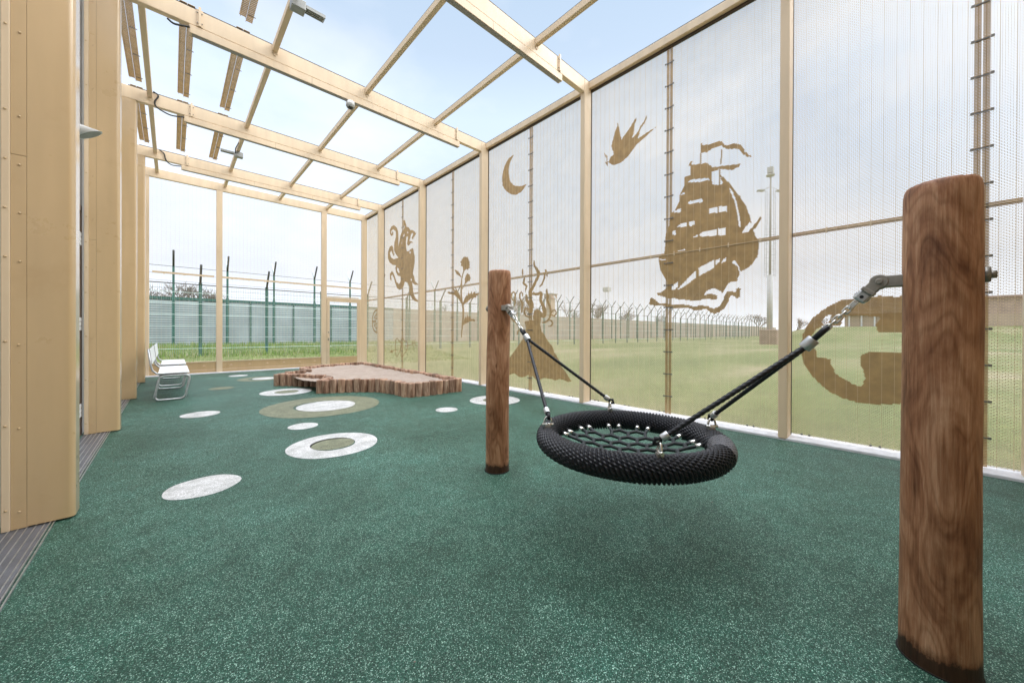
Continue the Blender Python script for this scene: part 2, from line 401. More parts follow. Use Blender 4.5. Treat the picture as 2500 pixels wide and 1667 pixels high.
# ------------------------------------------------------------------ portal frames
frame_lab = {
 0: 'beige steel portal at the near end, its post at the right edge of the picture',
 1: 'beige steel portal, its post between the ship screen and big hook screen',
 2: 'beige steel portal between ship and moon screens, with nearest clad column on left',
 3: 'beige steel portal between moon and thistle screens, carrying the round camera',
 4: 'beige steel portal between the thistle screen and the octopus screen',
 5: 'beige steel portal just before the far wall, left of the octopus screen'}
def rounded_rect(x0, x1, y0, y1, r, n=5):
    P = []
    for cx, cy, a0 in ((x1-r, y0+r, -90), (x1-r, y1-r, 0), (x0+r, y1-r, 90), (x0+r, y0+r, 180)):
        for i in range(n+1):
            a = R(a0+90*i/n); P.append((cx+r*math.cos(a), cy+r*math.sin(a)))
    return P
rivet_me = MB().ball((0, 0, 0), (.006, .004, .006), 8, 6).data('rivet', m_clad)
def frame(kk):
    y = YK[kk]
    t = empty('portal_frame', (2, y, 0), frame_lab[kk], 'steel frame', 'steel portal frames of the play cage')
    # right post
    MB().box(XR, XO-.006, y, y+PW, 0, ZT).build('post', m_beige, t, bevel=.010)
    g_ = MB(); g_.box(XO-.006, XO+.010, y-.004, y+.07, .03, ZT-.02); g_.build('gasket_and_gap_shade', m_gasket_shade, t)  # dark strip painted in for the shadow in the gap beside the post
    # beam
    bm = MB(); bm.box(-.66, XR-.0, y+.0015, y+PW-.0015, ZS, ZT); bm.build('roof_beam', m_beige, t, bevel=.008)
    bt = MB(); bt.box(-.5, XO-.006, y+.006, y+PW-.006, ZT, ZT+.012); bt.build('gasket_and_gap_shade', m_gasket_shade, t)
    # clad column on the left
    cl = MB(); P = [(XL-.028+.028*math.cos(R(a)), y+.028+.028*math.sin(R(a))) for a in range(-90, 1, 10)]+[(XL, y+.13), (-.575, y+.13), (-.575, y)]
    n = len(P)
    cl.add([(a, b_, .012) for a, b_ in P]+[(a, b_, ZT+.2 if kk < 4 else ZS-.002) for a, b_ in P], [tuple(range(n))[::-1], tuple(range(n, 2*n))]+[(i, (i+1) % n, n+(i+1) % n, n+i) for i in range(n)])
    top = ZT+.2 if kk < 4 else ZS-.002
    c = cl.build('clad_column', m_clad, t)
    fsh = MB(); fsh.box(-.6285, -.5762, y+.0010, y+.12, .008, 2.02); fsh.box(-.6285, -.5762, y+.0012, y+.12, 2.0225, top)
    fsh.build('flashing', m_clad, c)
    tr = MB(); tr.box(-.660, -.6292, y-.006, y+.11, .006, top); tr.build('trim', m_beige, c, bevel=.004)
    z = .10
    while z < top:
        for x, yy in ((-.600, y-.001), (-.645, y-.008)):
            rv = bpy.data.objects.new('rivet', rivet_me); COL.objects.link(rv); rv.parent = c
            rv.location = Vector((x+random.uniform(-.002, .002), yy, z+(.02 if x < -.62 else 0)))
            rv.matrix_parent_inverse = Matrix()
        z += .45 if not (1.4 < z < 2.0) else .26
    # brackets clamping the trunking
    if kk >= 2:
        for x in (.24, 3.92):
            z0 = 4.60 if kk == 6 else 4.70
            br = MB(); br.box(x-.012, x+.012, y-.022, y-.0005, z0, 4.925); br.box(x-.03, x+.03, y-.006, y-.0005, 4.70, 4.90)
            bo = br.build('bracket', m_beige, t)
            bb = MB()
            for dz in (4.74, 4.86):
                for dx in (-.021, .021): bb.tube([(x+dx, y-.016, dz), (x+dx, y-.004, dz)], .006, 6)
            bb.build('bolt', m_bolt, bo)
    return t
frames = {i: frame(i) for i in range(0, 6)}
# luminaire trunking slung under the beams
tl = {2: 'beige linear light housing under the nearest visible roof beam', 3: 'beige linear light housing under the beam with the round camera',
      4: 'beige linear light housing under the third beam back, above the sandpit', 5: 'beige linear light housing under the farthest full beam'}
for i in (2, 3, 4, 5):
    y = YK[i]
    t = empty('light_housing', (2, y, 4.6), tl[i], 'light housing', 'linear light housings under the beams')
    MB().box(.15, 3.98, y-.004, y+PW-.01, 4.592, 4.688).build('housing', m_beige, t, bevel=.003)
    MB().box(.17, 3.96, y+.004, y+PW-.018, 4.588, 4.5915).build('diffuser', m_trunk_under, t)
    MB().box(.1495-.004, .1495, y-.002, y+PW-.012, 4.594, 4.686).build('end_cap', m_beige, t)
    MB().box(3.9805, 3.9845, y-.002, y+PW-.012, 4.594, 4.686).build('end_cap', m_beige, t)
    for x in (1.45, 2.72):
        j = MB(); j.box(x-.001, x+.001, y-.0048, y-.0035, 4.593, 4.687); j.build('joint', m_gasket_shade, t)

# roof purlins
names_x = {-.26: 'leftmost', 1.0: 'second from left', 2.23: 'third from left', 3.46: 'rightmost'}
bayname = {1: 'nearest bay, running out of the top of the picture', 2: 'bay before the round camera beam', 3: 'bay behind the round camera beam',
           4: 'bay above the front of the far wall', 5: 'short last bay against the far wall'}
for bay in range(1, 6):
    ya, yb = YK[bay]+PW, YK[bay+1]
    for X in (-.26, 1.0, 2.23, 3.46):
        if bay == 1 and X < 3: continue
        t = empty('roof_purlin', (X, ya, ZT-.05), '%s beige roof bar in the %s' % (names_x[X], bayname[bay]), 'roof bar', 'beige roof bars between the beams')
        MB().box(X-.03, X+.03, ya+.004, yb-.004, ZT-.088, ZT-.006).build('bar', m_bar, t, bevel=.004)
        MB().box(X-.026, X+.030, ya+.004, yb-.004, ZT-.0058, ZT+.004).build('gasket_and_gap_shade', m_gasket_shade, t)
        for yy in (ya+.0005, yb-.0065):
            e = MB(); e.box(X-.034, X+.034, yy, yy+.006, ZT-.105, ZT-.004)
            e.box(X-.012, X+.012, yy, yy+.006, ZT-.135, ZT-.1051)
            e.build('end_plate', m_beige, t)

# roof mesh seam strips (slatted, with clips)
def slat_strip_y(mb, xc, w, z, y0, y1, pitch=.03):
    n = int((y1-y0)/pitch)
    for i in range(n): mb.box(xc-w/2, xc+w/2, y0+i*pitch, y0+i*pitch+pitch*.72, z, z+.004)
slab = {-.41: 'left', .13: 'middle', .66: 'right'}
for bay, nm in ((2, 'before the round camera beam'), (3, 'behind the round camera beam'), (4, 'above the benches')):
    for X in (-.41, .13, .66):
        ya, yb = YK[bay]+.0, YK[bay+1]-.22
        t = empty('roof_seam_strip', (X, ya, ZT), '%s brown slatted roof strip %s' % (slab[X], nm), 'roof strip', 'brown slatted strips of the roof mesh')
        b1 = MB(); slat_strip_y(b1, X-.036, .066, ZT+.022, ya, yb); b1.box(X-.006, X-.002, ya, yb, ZT+.018, ZT+.0215); b1.box(X-.058, X-.054, ya, yb, ZT+.018, ZT+.0215); b1.build('slat_band', m_slat, t)
        b2 = MB(); slat_strip_y(b2, X+.036, .066, ZT+.022, ya, yb+.05); b2.box(X+.002, X+.006, ya, yb+.05, ZT+.016, ZT+.0215); b2.build('slat_band', m_slat, t)
        yy = ya+.3
        while yy < yb:
            q = MB(); q.box(X+.012, X+.085, yy-.004, yy+.004, ZT+.006, ZT+.0155); q.build('clip', m_bolt, t); yy += .62
# ------------------------------------------------------------------ right wall screens with pictures
PITCH = .012
def tr(x0, y0, s): return lambda pts: [(lambda w: (w.y, w.z))(PX(x0+x/s, y0+y/s, XO)) for x, y in pts]
def stroke(pts, ws):
    """polyline with widths -> list of polygons (quads + round joints) in picture units"""
    if not isinstance(ws, (list, tuple)): ws = [ws]*len(pts)
    out = []
    # smooth
    P = []; W = []
    for i in range(len(pts)-1):
        p0 = pts[max(i-1, 0)]; p1 = pts[i]; p2 = pts[i+1]; p3 = pts[min(i+2, len(pts)-1)]
        for k in range(4):
            t = k/4.
            P.append(tuple(.5*((2*p1[d])+(-p0[d]+p2[d])*t+(2*p0[d]-5*p1[d]+4*p2[d]-p3[d])*t*t+(-p0[d]+3*p1[d]-3*p2[d]+p3[d])*t**3) for d in (0, 1)))
            W.append(ws[i]*(1-t)+ws[i+1]*t)
    P.append(pts[-1]); W.append(ws[-1])
    for i in range(len(P)-1):
        (x0, y0), (x1, y1) = P[i], P[i+1]; L = math.hypot(x1-x0, y1-y0) or 1
        nx_, ny_ = -(y1-y0)/L, (x1-x0)/L; a, b_ = W[i]/2, W[i+1]/2
        out.append([(x0+nx_*a, y0+ny_*a), (x1+nx_*b_, y1+ny_*b_), (x1-nx_*b_, y1-ny_*b_), (x0-nx_*a, y0-ny_*a)])
        out.append([(x1+b_*math.cos(k*math.pi/4), y1+b_*math.sin(k*math.pi/4)) for k in range(8)])
    return out
def row_spans(polys, z):
    """union of even-odd groups: polys = list of groups, each group list of polygons"""
    sp_ = []
    for grp in polys:
        xs_ = []
        for P in grp:
            n = len(P)
            for i in range(n):
                (a, za), (b_, zb) = P[i], P[(i+1) % n]
                if (za <= z) != (zb <= z): xs_.append(a+(z-za)/(zb-za)*(b_-a))
        xs_.sort()
        sp_ += [(xs_[i], xs_[i+1]) for i in range(0, len(xs_)-1, 2)]
    sp_.sort(); out = []
    for a, b_ in sp_:
        if out and a <= out[-1][1]+.004: out[-1][1] = max(out[-1][1], b_)
        else: out.append([a, b_])
    return out
def picture(name, groups, parent, label):
    mb = MB()
    zs = [z for g_ in groups for P in g_ for (_, z) in P]; z0, z1 = min(zs), max(zs)
    i0 = int(z0/PITCH); i1 = int(z1/PITCH)+1
    for i in range(i0, i1):
        z = i*PITCH+PITCH/2
        for a, b_ in row_spans(groups, z):
            q = .0132; o = q/2 if i % 2 else 0
            a = round((a-o)/q)*q+o; b_ = round((b_-o)/q)*q+o
            if b_-a < .006: b_ = a+.0132
            mb.box(XO-.0035, XO-.0010, a, b_, z-.0058, z+.0058)
    if mb.v:
        o = mb.build(name, m_slat, parent); o['label'] = label

ship = tr(1600, 330, 3.4857)
A = [(300,262),(300,345),(250,355),(245,440),(225,480),(205,512),(205,560),(190,600),(160,655),(130,665),(120,760),(105,800),(88,850),(85,940),(75,1010),(30,1030),(30,1080),(45,1150),(70,1200),(105,1250),(105,1295),(70,1325),(45,1340),(10,1345),(30,1365),(60,1370),(100,1390),(150,1385),(200,1400),(240,1400),(330,1412),(400,1400),(440,1390),(480,1400),(520,1398),(530,1380),(520,1360),(480,1350),(440,1355),(420,1362),(425,1340),(450,1315),(500,1305),(545,1320),(575,1345),(600,1300),(630,1255),(690,1245),(700,1225),(720,1180),(700,1120),(650,1085),(675,1065),(715,1130),(722,1165),(790,1130),(830,1090),(870,1035),(885,930),(870,890),(840,830),(835,810),(860,780),(905,705),(895,700),(830,775),(790,830),(735,832),(760,790),(800,745),(820,745),(800,680),(770,600),(720,520),(690,490),(620,400),(560,345),(550,350),(575,415),(545,425),(490,425),(478,380),(480,315),(545,290),(600,295),(640,300),(700,280),(735,245),(600,262),(560,265),(480,280),(470,262),(440,238),(350,250)]
holes = [[(275,400),(310,380),(450,365),(458,385),(380,400),(300,405)],[(215,505),(250,485),(252,500),(222,508)],[(270,580),(300,560),(400,542),(402,572),(330,582),(285,588)],
 [(455,625),(530,612),(530,660),(457,668)],[(540,610),(612,602),(612,650),(542,662)],[(155,658),(185,635),(218,628),(216,655),(180,662)],[(180,785),(215,755),(270,742),(270,775),(200,785)],
 [(285,740),(335,730),(335,765),(290,778)],[(145,820),(170,812),(178,850),(145,850)],[(325,868),(360,845),(362,865)],[(375,835),(522,800),(522,858),(378,865)],[(533,795),(600,788),(598,850),(535,855)],
 [(630,455),(650,465),(690,560),(712,660),(728,780),(710,780),(700,680),(675,570),(640,490)],[(178,992),(255,968),(255,985),(190,995)],[(35,1055),(90,1058),(90,1068),(40,1065)],
 [(140,1290),(195,1245),(190,1290),(160,1318),(140,1318)],[(185,1315),(345,1150),(345,1215),(230,1300)],[(368,1130),(500,1062),(500,1130),(370,1202)],[(512,1065),(555,1048),(545,1080),(512,1110)],[(560,1095),(580,1055),(607,1040),(600,1070)]]
W_ = [(-40,1385),(-55,1440),(0,1450),(60,1450),(110,1470),(150,1475),(200,1470),(280,1470),(330,1490),(400,1485),(440,1480),(460,1505),(500,1520),(540,1510),(580,1480),(620,1420),(640,1360),(670,1370),(700,1392),(722,1370),(725,1310),(705,1295),(690,1310),(680,1340),(650,1330),(610,1335),(590,1370),(570,1420),(540,1460),(500,1475),(470,1470),(450,1452),(380,1450),(330,1460),(280,1445),(220,1440),(140,1445),(105,1432),(30,1430),(10,1410),(-20,1388)]
FL = [(388,80),(395,72),(400,88),(470,80),(560,52),(600,90),(690,72),(740,95),(760,140),(820,185),(780,185),(740,160),(700,115),(640,122),(600,120),(560,88),(500,110),(440,145),(392,155),(390,245),(383,245)]
ship_g = [[ship(A)]+[ship(h) for h in holes], [ship(W_)], [ship(FL)], [ship([(560,130),(570,125),(565,245),(553,250)])], [ship([(545,290),(553,290),(551,425),(543,425)])], [ship([(282,258),(305,225),(312,228),(308,265),(295,265)])]]
bird = tr(1440, 260, 8.71)
B_ = [(600,362),(610,440),(625,470),(640,550),(650,600),(665,670),(680,710),(700,670),(760,600),(860,450),(950,300),(990,245),(995,290),(950,400),(940,500),(925,600),(900,680),(882,715),(960,620),(1010,560),(1090,410),(1160,310),(1220,200),(1200,280),(1160,370),(1100,450),(1050,580),(1022,695),(1100,640),(1250,540),(1415,445),(1300,540),(1180,660),(1000,810),(900,950),(800,1080),(700,1170),(620,1220),(520,1250),(450,1235),(410,1185),(385,1195),(380,1265),(330,1200),(335,1185),(370,1195),(355,1110),(330,1060),(308,1035),(320,1008),(340,1040),(350,1090),(362,1035),(380,1110),(375,1180),(410,1170),(440,1085),(515,1020),(490,930),(455,850),(490,740),(540,540),(580,440)]
bird_g = [[bird(B_)]]
moon = tr(1180, 300, 2.377)
moon_g = [[moon([(180,185),(165,195),(150,205),(133,232),(120,265),(112,298),(110,330),(112,365),(122,383),(135,398),(160,415),(190,419),(220,402),(236,382),(250,358),(230,366),(210,369),(192,368),(175,362),(162,348),(153,330),(147,290),(149,255),(160,220)])]]
vol = tr(1230, 620, 4.611)
Mt = [(-60,1380),(-20,1270),(40,1190),(80,1150),(130,1080),(190,990),(215,960),(230,890),(250,830),(235,760),(290,750),(340,740),(345,660),(370,630),(400,640),(425,680),(410,790),(425,870),(460,910),(490,970),(520,1010),(550,1040),(570,1110),(600,1150),(630,1210),(650,1270),(700,1330),(760,1430),(720,1440),(680,1420),(630,1405),(590,1420),(540,1410),(480,1395),(430,1400),(400,1420),(360,1410),(320,1370),(290,1355),(250,1375),(210,1388),(170,1380),(130,1350),(100,1345),(80,1355),(20,1385)]
St = [([(343,75),(345,130),(370,170),(395,220),(380,270),(350,330),(325,385),(300,420),(300,500),(320,580),(300,640)],[10,20,30,36,30,28,30,44,30,40,30]),
 ([(330,445),(375,455),(420,440),(415,520),(445,590),(460,650),(445,700),(385,640),(355,660),(350,720)],[30,30,34,32,40,48,44,34,34,40]),
 ([(470,180),(478,200),(485,240),(487,255)],[20,26,16,8]),([(440,225),(460,225),(455,280),(430,340),(403,370)],[16,20,18,18,10]),
 ([(485,395),(485,430),(495,480),(490,520),(515,580),(528,650),(520,710),(490,755),(440,775)],[14,22,28,26,24,24,24,20,16]),
 ([(535,660),(560,635),(585,640),(588,675),(568,700),(545,690)],14),([(500,740),(530,748),(550,780),(530,812),(505,812)],[16,16,16,16,10]),
 ([(213,170),(211,200),(213,240)],[10,16,10]),([(235,270),(225,330),(255,360),(248,395),(245,425)],[16,24,22,12,6]),
 ([(255,460),(260,520),(290,560),(310,610),(300,650)],[22,34,44,46,36]),([(205,430),(212,455),(210,480)],[10,14,8]),
 ([(205,425),(182,450),(185,510),(208,545),(205,620),(200,660)],[10,16,18,18,16,12]),([(105,430),(85,460),(95,510),(122,520),(130,470),(120,435),(105,430)],16),
 ([(125,500),(128,540),(122,580)],16),([(240,615),(235,660),(255,700),(300,715)],18),([(240,615),(270,615),(275,650)],14),([(85,700),(100,740),(135,770),(165,810)],[20,18,14,8]),([(155,910),(162,865),(205,850)],[10,16,18])]
vol_g = [[vol(Mt)]]+[[vol(q)] for P, w in St for q in stroke(P, w)]
octo = tr(930, 520, 6.533)
O_ = [(370,112),(385,120),(400,170),(408,220),(440,230),(470,275),(505,275),(540,300),(550,330),(565,305),(555,345),(525,390),(510,425),(490,400),(515,345),(510,315),(480,340),(470,400),(455,450),(490,455),(522,480),(480,475),(450,520),(430,520),(418,490),(435,380),(410,380),(400,450),(405,560),(415,612),(450,610),(470,580),(510,565),(522,590),(525,640),(540,690),(540,780),(525,880),(510,960),(530,1020),(545,1090),(600,1145),(550,1150),(500,1110),(510,1200),(520,1290),(560,1370),(600,1395),(600,1420),(550,1410),(500,1370),(460,1290),(455,1180),(425,1110),(380,1095),(370,1150),(340,1200),(300,1228),(260,1200),(230,1120),(210,1040),(180,980),(160,1010),(170,1050),(165,1090),(145,1050),(145,970),(175,928),(200,950),(225,1020),(250,1100),(290,1135),(315,1090),(315,1015),(270,1000),(240,940),(230,870),(245,835),(190,830),(140,790),(112,720),(115,620),(140,545),(175,520),(195,545),(205,640),(220,655),(205,690),(190,660),(165,600),(145,640),(160,710),(210,740),(280,715),(240,660),(210,600),(215,480),(240,380),(240,300),(200,262),(170,280),(165,320),(180,335),(180,290),(200,320),(190,360),(165,370),(145,330),(145,270),(170,215),(210,200),(250,230),(275,290),(280,400),(275,550),(295,460),(310,370),(340,290),(370,255),(360,220),(360,130)]
octo_g = [[octo(O_)]+[octo(h) for h in ([(372,200),(380,210),(378,245),(365,240)],[(380,320),(375,370),(355,390),(345,440),(338,510),(330,480),(340,400),(365,345)],[(425,295),(438,310),(430,335),(418,310)],[(460,610),(480,625),(470,655),(455,640)],[(260,870),(285,890),(300,950),(285,960),(260,920)],[(480,1040),(500,1070),(495,1095),(475,1075)])]]
this = tr(1080, 610, 6.533)
th_g = [[this([(340,110),(350,118),(365,105),(380,118),(405,112),(408,140),(422,150),(420,175),(442,190),(428,215),(442,240),(428,262),(445,290),(420,295),(410,325),(385,305),(350,340),(332,330),(330,270),(295,255),(305,225),(285,190),(305,180),(312,150),(330,140)])],
 [this([(405,372),(415,392),(440,395),(438,425),(455,450),(440,470),(438,505),(415,495),(400,510),(375,540),(358,525),(365,500),(360,470),(368,430),(382,400)])],
 [this([(200,320),(215,318),(240,340),(250,338),(280,380),(305,430),(300,440),(250,400),(225,385),(215,360)])],
 [this([(80,690),(110,660),(120,680),(150,670),(190,670),(175,640),(150,590),(185,625),(220,650),(210,590),(235,640),(250,700),(262,680),(290,750),(320,850),(320,880),(250,770),(190,720),(120,705)])],
 [this([(325,870),(345,800),(360,770),(385,720),(400,740),(420,660),(435,720),(470,655),(475,710),(515,660),(515,700),(580,690),(580,720),(545,730),(540,770),(520,755),(480,785),(460,770),(430,810),(420,795),(400,840),(380,840),(340,880)])],
 [this([(330,1200),(345,1120),(375,1060),(385,1090),(410,1040),(420,1090),(445,1040),(455,1100),(500,1100),(525,1120),(510,1150),(480,1130),(430,1150),(380,1170)])]]
for P, w in (([(348,325),(325,400),(308,480),(305,580),(300,700),(318,850),(335,950),(332,1080),(320,1200),(305,1385)],[14,16,16,20,22,26,26,24,22,12]),([(365,535),(342,575),(320,620)],10)):
    th_g += [[this(q)] for q in stroke(P, w)]
hrt = tr(890, 720, 8.7125)
ht_g = [[hrt(q)] for P, w in (([(745,1005),(720,950),(690,922),(665,970),(658,1100),(678,1312),(740,1225),(780,1130),(790,1040),(770,985),(745,1005)],11),
  ([(850,985),(822,925),(795,930),(775,985),(772,1170),(790,1318),(850,1250),(910,1150),(920,1050),(900,990),(850,985)],11),
  ([(575,1195),(690,1165)],12),([(865,1095),(1000,1050)],10),([(1000,1050),(1110,1005)],9),([(1010,1045),(1035,970)],8),([(1045,1030),(1085,940)],8),([(1010,1055),(1055,1108)],8),([(1060,1025),(1110,1090)],8)) for q in stroke(P, w)]+[[hrt([(535,1212),(590,1160),(605,1232)])]]
# life ring / compass rose on the last screen, built as full circles in the wall plane
cpt = PX(890+262/8.7125, 720+560/8.7125, XO); rr_ = abs(PX(890+262/8.7125, 720+322/8.7125, XO).z-cpt.z)
def yz_circle(r, w, n=28):
    P = [(cpt.y+r*math.cos(2*math.pi*i/n), cpt.z+r*math.sin(2*math.pi*i/n)) for i in range(n+1)]
    return [[q] for q in stroke(P, w)]
ring_g = yz_circle(rr_, .05)+yz_circle(rr_*.62, .04)+yz_circle(rr_*.22, .035)
for i in range(8):
    a = i*math.pi/4
    ring_g += [[q] for q in stroke([(cpt.y+rr_*.2*math.cos(a), cpt.z+rr_*.2*math.sin(a)), (cpt.y+rr_*(1.05 if i % 2 == 0 else .62)*math.cos(a), cpt.z+rr_*(1.05 if i % 2 == 0 else .62)*math.sin(a))], .04)]
hook = tr(1930, 620, 3.92)
hook_g = [[hook([(1100,402),(1000,410),(860,400),(700,420),(600,430),(480,445),(380,490),(290,550),(215,610),(160,680),(115,780),(105,870),(105,960),(130,1060),(200,1160),(290,1250),(380,1320),(480,1370),(580,1405),(690,1430),(800,1440),(1010,1435),(1100,1425),(1100,942),(1000,940),(750,935),(690,965),(670,990),(670,1060),(690,1090),(700,1130),(715,1200),(690,1240),(680,1265),(600,1250),(560,1220),(480,1180),(440,1150),(390,1070),(380,1010),(330,990),(255,995),(250,920),(200,870),(195,800),(235,730),(300,690),(400,685),(480,685),(490,650),(520,610),(560,590),(700,590),(860,605),(855,635),(820,660),(820,700),(830,740),(900,755),(1000,755),(1100,752)]),
           hook([(300,640),(330,600),(390,580),(380,640),(320,675)])]]

screen_lab = {0: 'mesh screen with the big hook shape at the right edge', 1: 'mesh screen with the sailing ship and the swallow',
 2: 'mesh screen with the crescent moon and the smoking volcano', 3: 'mesh screen with the thistle', 4: 'mesh screen with the octopus and the two hearts',
 5: 'narrow mesh screen with the round compass wheel in the far corner'}
pics = {0: [('hook_shape', hook_g, 'big brown hook-like curve')], 1: [('ship_shape', ship_g, 'brown sailing ship on a wave'), ('bird_shape', bird_g, 'brown swallow with a twig')],
 2: [('moon_shape', moon_g, 'brown crescent moon'), ('volcano_shape', vol_g, 'brown volcano with curling smoke')], 3: [('thistle_shape', th_g, 'brown thistle')],
 4: [('octopus_shape', octo_g, 'brown octopus'), ('hearts_shape', ht_g, 'two heart outlines with an arrow')], 5: [('compass_shape', ring_g, 'brown round compass wheel')]}
def clip_me():
    q = MB(); q.box(-.006, 0, -.034, .034, -.006, .006)
    q.box(-.012, -.006, -.058, -.040, -.009, .009); q.box(-.012, -.006, .040, .058, -.009, .009)
    q.box(-.008, -.005, -.06, .06, -.003, .003)
    return q.data('clip', m_bolt)
CLIP = clip_me()
def bolt2():
    q = MB()
    for d in (-.03, .03): q.tube([(-.004, d, 0), (-.012, d, 0)], .010, 8)
    return q.data('bolt_pair', m_bolt)
BOLT2 = bolt2()
HZ = 2.095
MESHES = {}
for bay in range(0, 6):
    ya, yb = YK[bay]+PW+.0, YK[bay+1]-.006
    if bay == 0: ym = -.445
    elif bay == 5: ym = None
    else: ym = (YK[bay]+YK[bay+1])/2+.04
    t = empty('mesh_screen', (XO, ya, .0), 'beige '+screen_lab[bay], 'mesh screen', 'woven mesh screens of the right wall')
    ztop = ZT-.14
    wk = round(yb-ya, 3)
    if wk not in MESHES:
        L_ = yb-ya; m_ = MB(); z = .04; i = 0
        while z < ztop:
            m_.box(-.0008, .0008, 0, L_, z-.0016, z+.0016)
            y = .006+(.01315 if i % 2 else 0)
            if z+PITCH < ztop:
                while y < L_-.002:
                    m_.add([(.0009, y-.0012, z-.0010), (.0009, y+.0012, z-.0010), (.0009, y+.0012, z+.0130), (.0009, y-.0012, z+.0130),
                            (.0034, y-.0012, z-.0010), (.0034, y+.0012, z-.0010), (.0034, y+.0012, z+.0130), (.0034, y-.0012, z+.0130)],
                           [(0, 3, 2, 1), (0, 4, 7, 3), (1, 2, 6, 5), (4, 5, 6, 7)]); y += .0263
            z += PITCH; i += 1
        y = .03
        while y < L_:
            m_.box(-.0055, -.0040, y-.0010, y+.0010, .03, ztop); y += .079
        MESHES[wk] = m_.data('wire_mesh', m_mesh)
    o = bpy.data.objects.new('wire_mesh', MESHES[wk]); COL.objects.link(o); o.parent = t
    # seams
    if ym is not None:
        q = MB(); z = .036
        while z < ztop:
            q.box(XO-.0030, XO-.0009, ym-.040, ym-.004, z-.0046, z+.0046)
            q.box(XO-.0030, XO-.0009, ym+.004, ym+.040, z-.0046, z+.0046); z += PITCH
        q.box(XO-.0062, XO-.0034, ym-.022, ym-.018, .03, ztop); q.box(XO-.0062, XO-.0034, ym+.018, ym+.022, .03, ztop)
        q.build('seam_band', m_slat, t)
        z = .26
        while z < ztop-.1:
            if abs(z-HZ) > .08:
                c = bpy.data.objects.new('clip', CLIP); COL.objects.link(c); c.parent = t; c.location = (-.006, ym-ya, z)
            z += .287
    q = MB()
    for dz in (-.020, -.011, .004, .013): q.box(XO-.0030, XO-.0009, ya, yb, HZ+dz, HZ+dz+.0075)
    q.build('seam_band', m_slat, t)
    q = MB(); q.box(XO-.009, XO-.0032, ya, yb, HZ-.0035, HZ+.0015); q.build('seam_rod', m_mesh, t)
    y = ya+.2
    while y < yb-.1:
        q = MB(); q.box(XO-.014, XO-.0092, y-.006, y+.006, HZ-.026, HZ+.026); q.build('clip', m_mesh, t); y += .31
    # bottom bolts
    y = ya+.28
    while y < yb-.1:
        c = bpy.data.objects.new('bolt_pair', BOLT2); COL.objects.link(c); c.parent = t; c.location = (0, y-ya, .052); y += .50
    # top rail
    q = MB(); q.box(XO-.075, XO-.006, ya+.001, yb+.005, ZT-.105, ZT-.003); q.build('top_rail', m_beige, t, bevel=.006)
    q = MB(); q.box(XO-.020, XO+.006, ya+.001, yb+.005, ZT-.140, ZT-.1055); q.build('rail_gasket', m_gasket_shade, t)
    q = MB(); q.box(XO-.07, XO-.008, ya+.001, yb+.005, ZT-.0027, ZT+.008); q.build('rail_gasket', m_gasket_shade, t)
    for nm, gg, lb in pics[bay]:
        gg = [[[(max(ya+.002, min(yb-.002, a)), z) for a, z in P] for P in grp] for grp in gg]
        picture(nm, gg, t, lb)

# ------------------------------------------------------------------ far end wall with door
y = Y6
t = empty('end_wall', (2, y, 0), 'beige steel end wall with two tall openings and a door, at the far end', 'wall')
MB().box(-.66, XR, y, y+PW, ZS, ZT).build('roof_beam', m_beige, t, bevel=.006)
MB().box(-.52, -.39, y+.001, y+.09, 0, ZS-.001).build('post', m_beige, t, bevel=.006)
MB().box(.83, .955, y+.001, y+.09, 0, ZS-.001).build('post', m_beige, t, bevel=.006)
MB().box(3.315, 3.46, y+.001, y+.09, 0, ZS-.001).build('post', m_beige, t, bevel=.006)
MB().box(XR, XO-.006, y-.001, y+.09, 0, ZT).build('post', m_beige, t, bevel=.006)
MB().box(4.44, XR-.001, y+.002, y+.08, 0, 2.13).build('post', m_beige, t, bevel=.004)
for xa, xb in ((-.34, .79), (.956, 3.314), (3.461, 4.519)):
    q = MB(); q.box(xa, xb, y+.03, y+.045, 2.45, 2.495); o = q.build('seam_bar', m_beige, t)
    q = MB(); x = xa+.2
    while x < xb-.1: q.box(x-.02, x+.02, y+.026, y+.0295, 2.437, 2.462); x += .36
    q.build('clip', m_mesh, o)
# ribbed kick band
for xa, xb in ((-.389, .829), (.956, 3.314)):
    q = MB(); x = xa
    q.box(xa, xb, y+.035, y+.06, .026, .30)
    while x < xb-.04: q.box(x+.004, x+.044, y+.028, y+.0348, .105, .285); q.box(x+.004, x+.044, y+.034-.006, y+.0348, .03, .085); x += .0475
    o = q.build('kick_band', m_clad, t)
    q = MB(); q.box(xa, xb, y+.018, y+.034, .286, .306); q.box(xa, xb, y+.026, y+.034, .088, .100); q.build('band_rail', m_beige, o)
    x = xa+.18
    while x < xb-.1:
        q = MB(); q.box(x-.035, x+.035, y+.016, y+.0279, .188, .196); q.box(x-.01, x+.01, y+.012, y+.0279, .196, .214); q.build('clip', m_beige, o); x += .40
q = MB(); x = -.34
while x < 4.5:
    q.box(x-.0008, x+.0008, y+.04, y+.042, .3, ZS); x += .079
z = .35
while z < ZS: q.box(-.38, 4.5, y+.0425, y+.044, z-.0006, z+.0006); z += .05
q.build('wire_mesh', m_mesh, t)
d = MB(); d.box(3.461, 4.439, y+.004, y+.07, 2.075, 2.13)
d.box(3.461, 4.439, y+.004, y+.07, 2.145, 2.165); d.build('door_head', m_beige, t, bevel=.004)
d = MB(); d.box(3.465, 3.545, y-.004, y+.05, .03, 2.070); d.box(4.375, 4.436, y-.004, y+.05, .03, 2.070); d.box(3.5455, 4.3745, y-.003, y+.05, 2.0, 2.070); d.box(3.5455, 4.3745, y-.003, y+.05, .03, .055)
door = d.build('door', m_beige, t, bevel=.003)
d = MB(); d.box(3.5455, 4.3745, y+.01, y+.04, .056, .29); x = 3.55
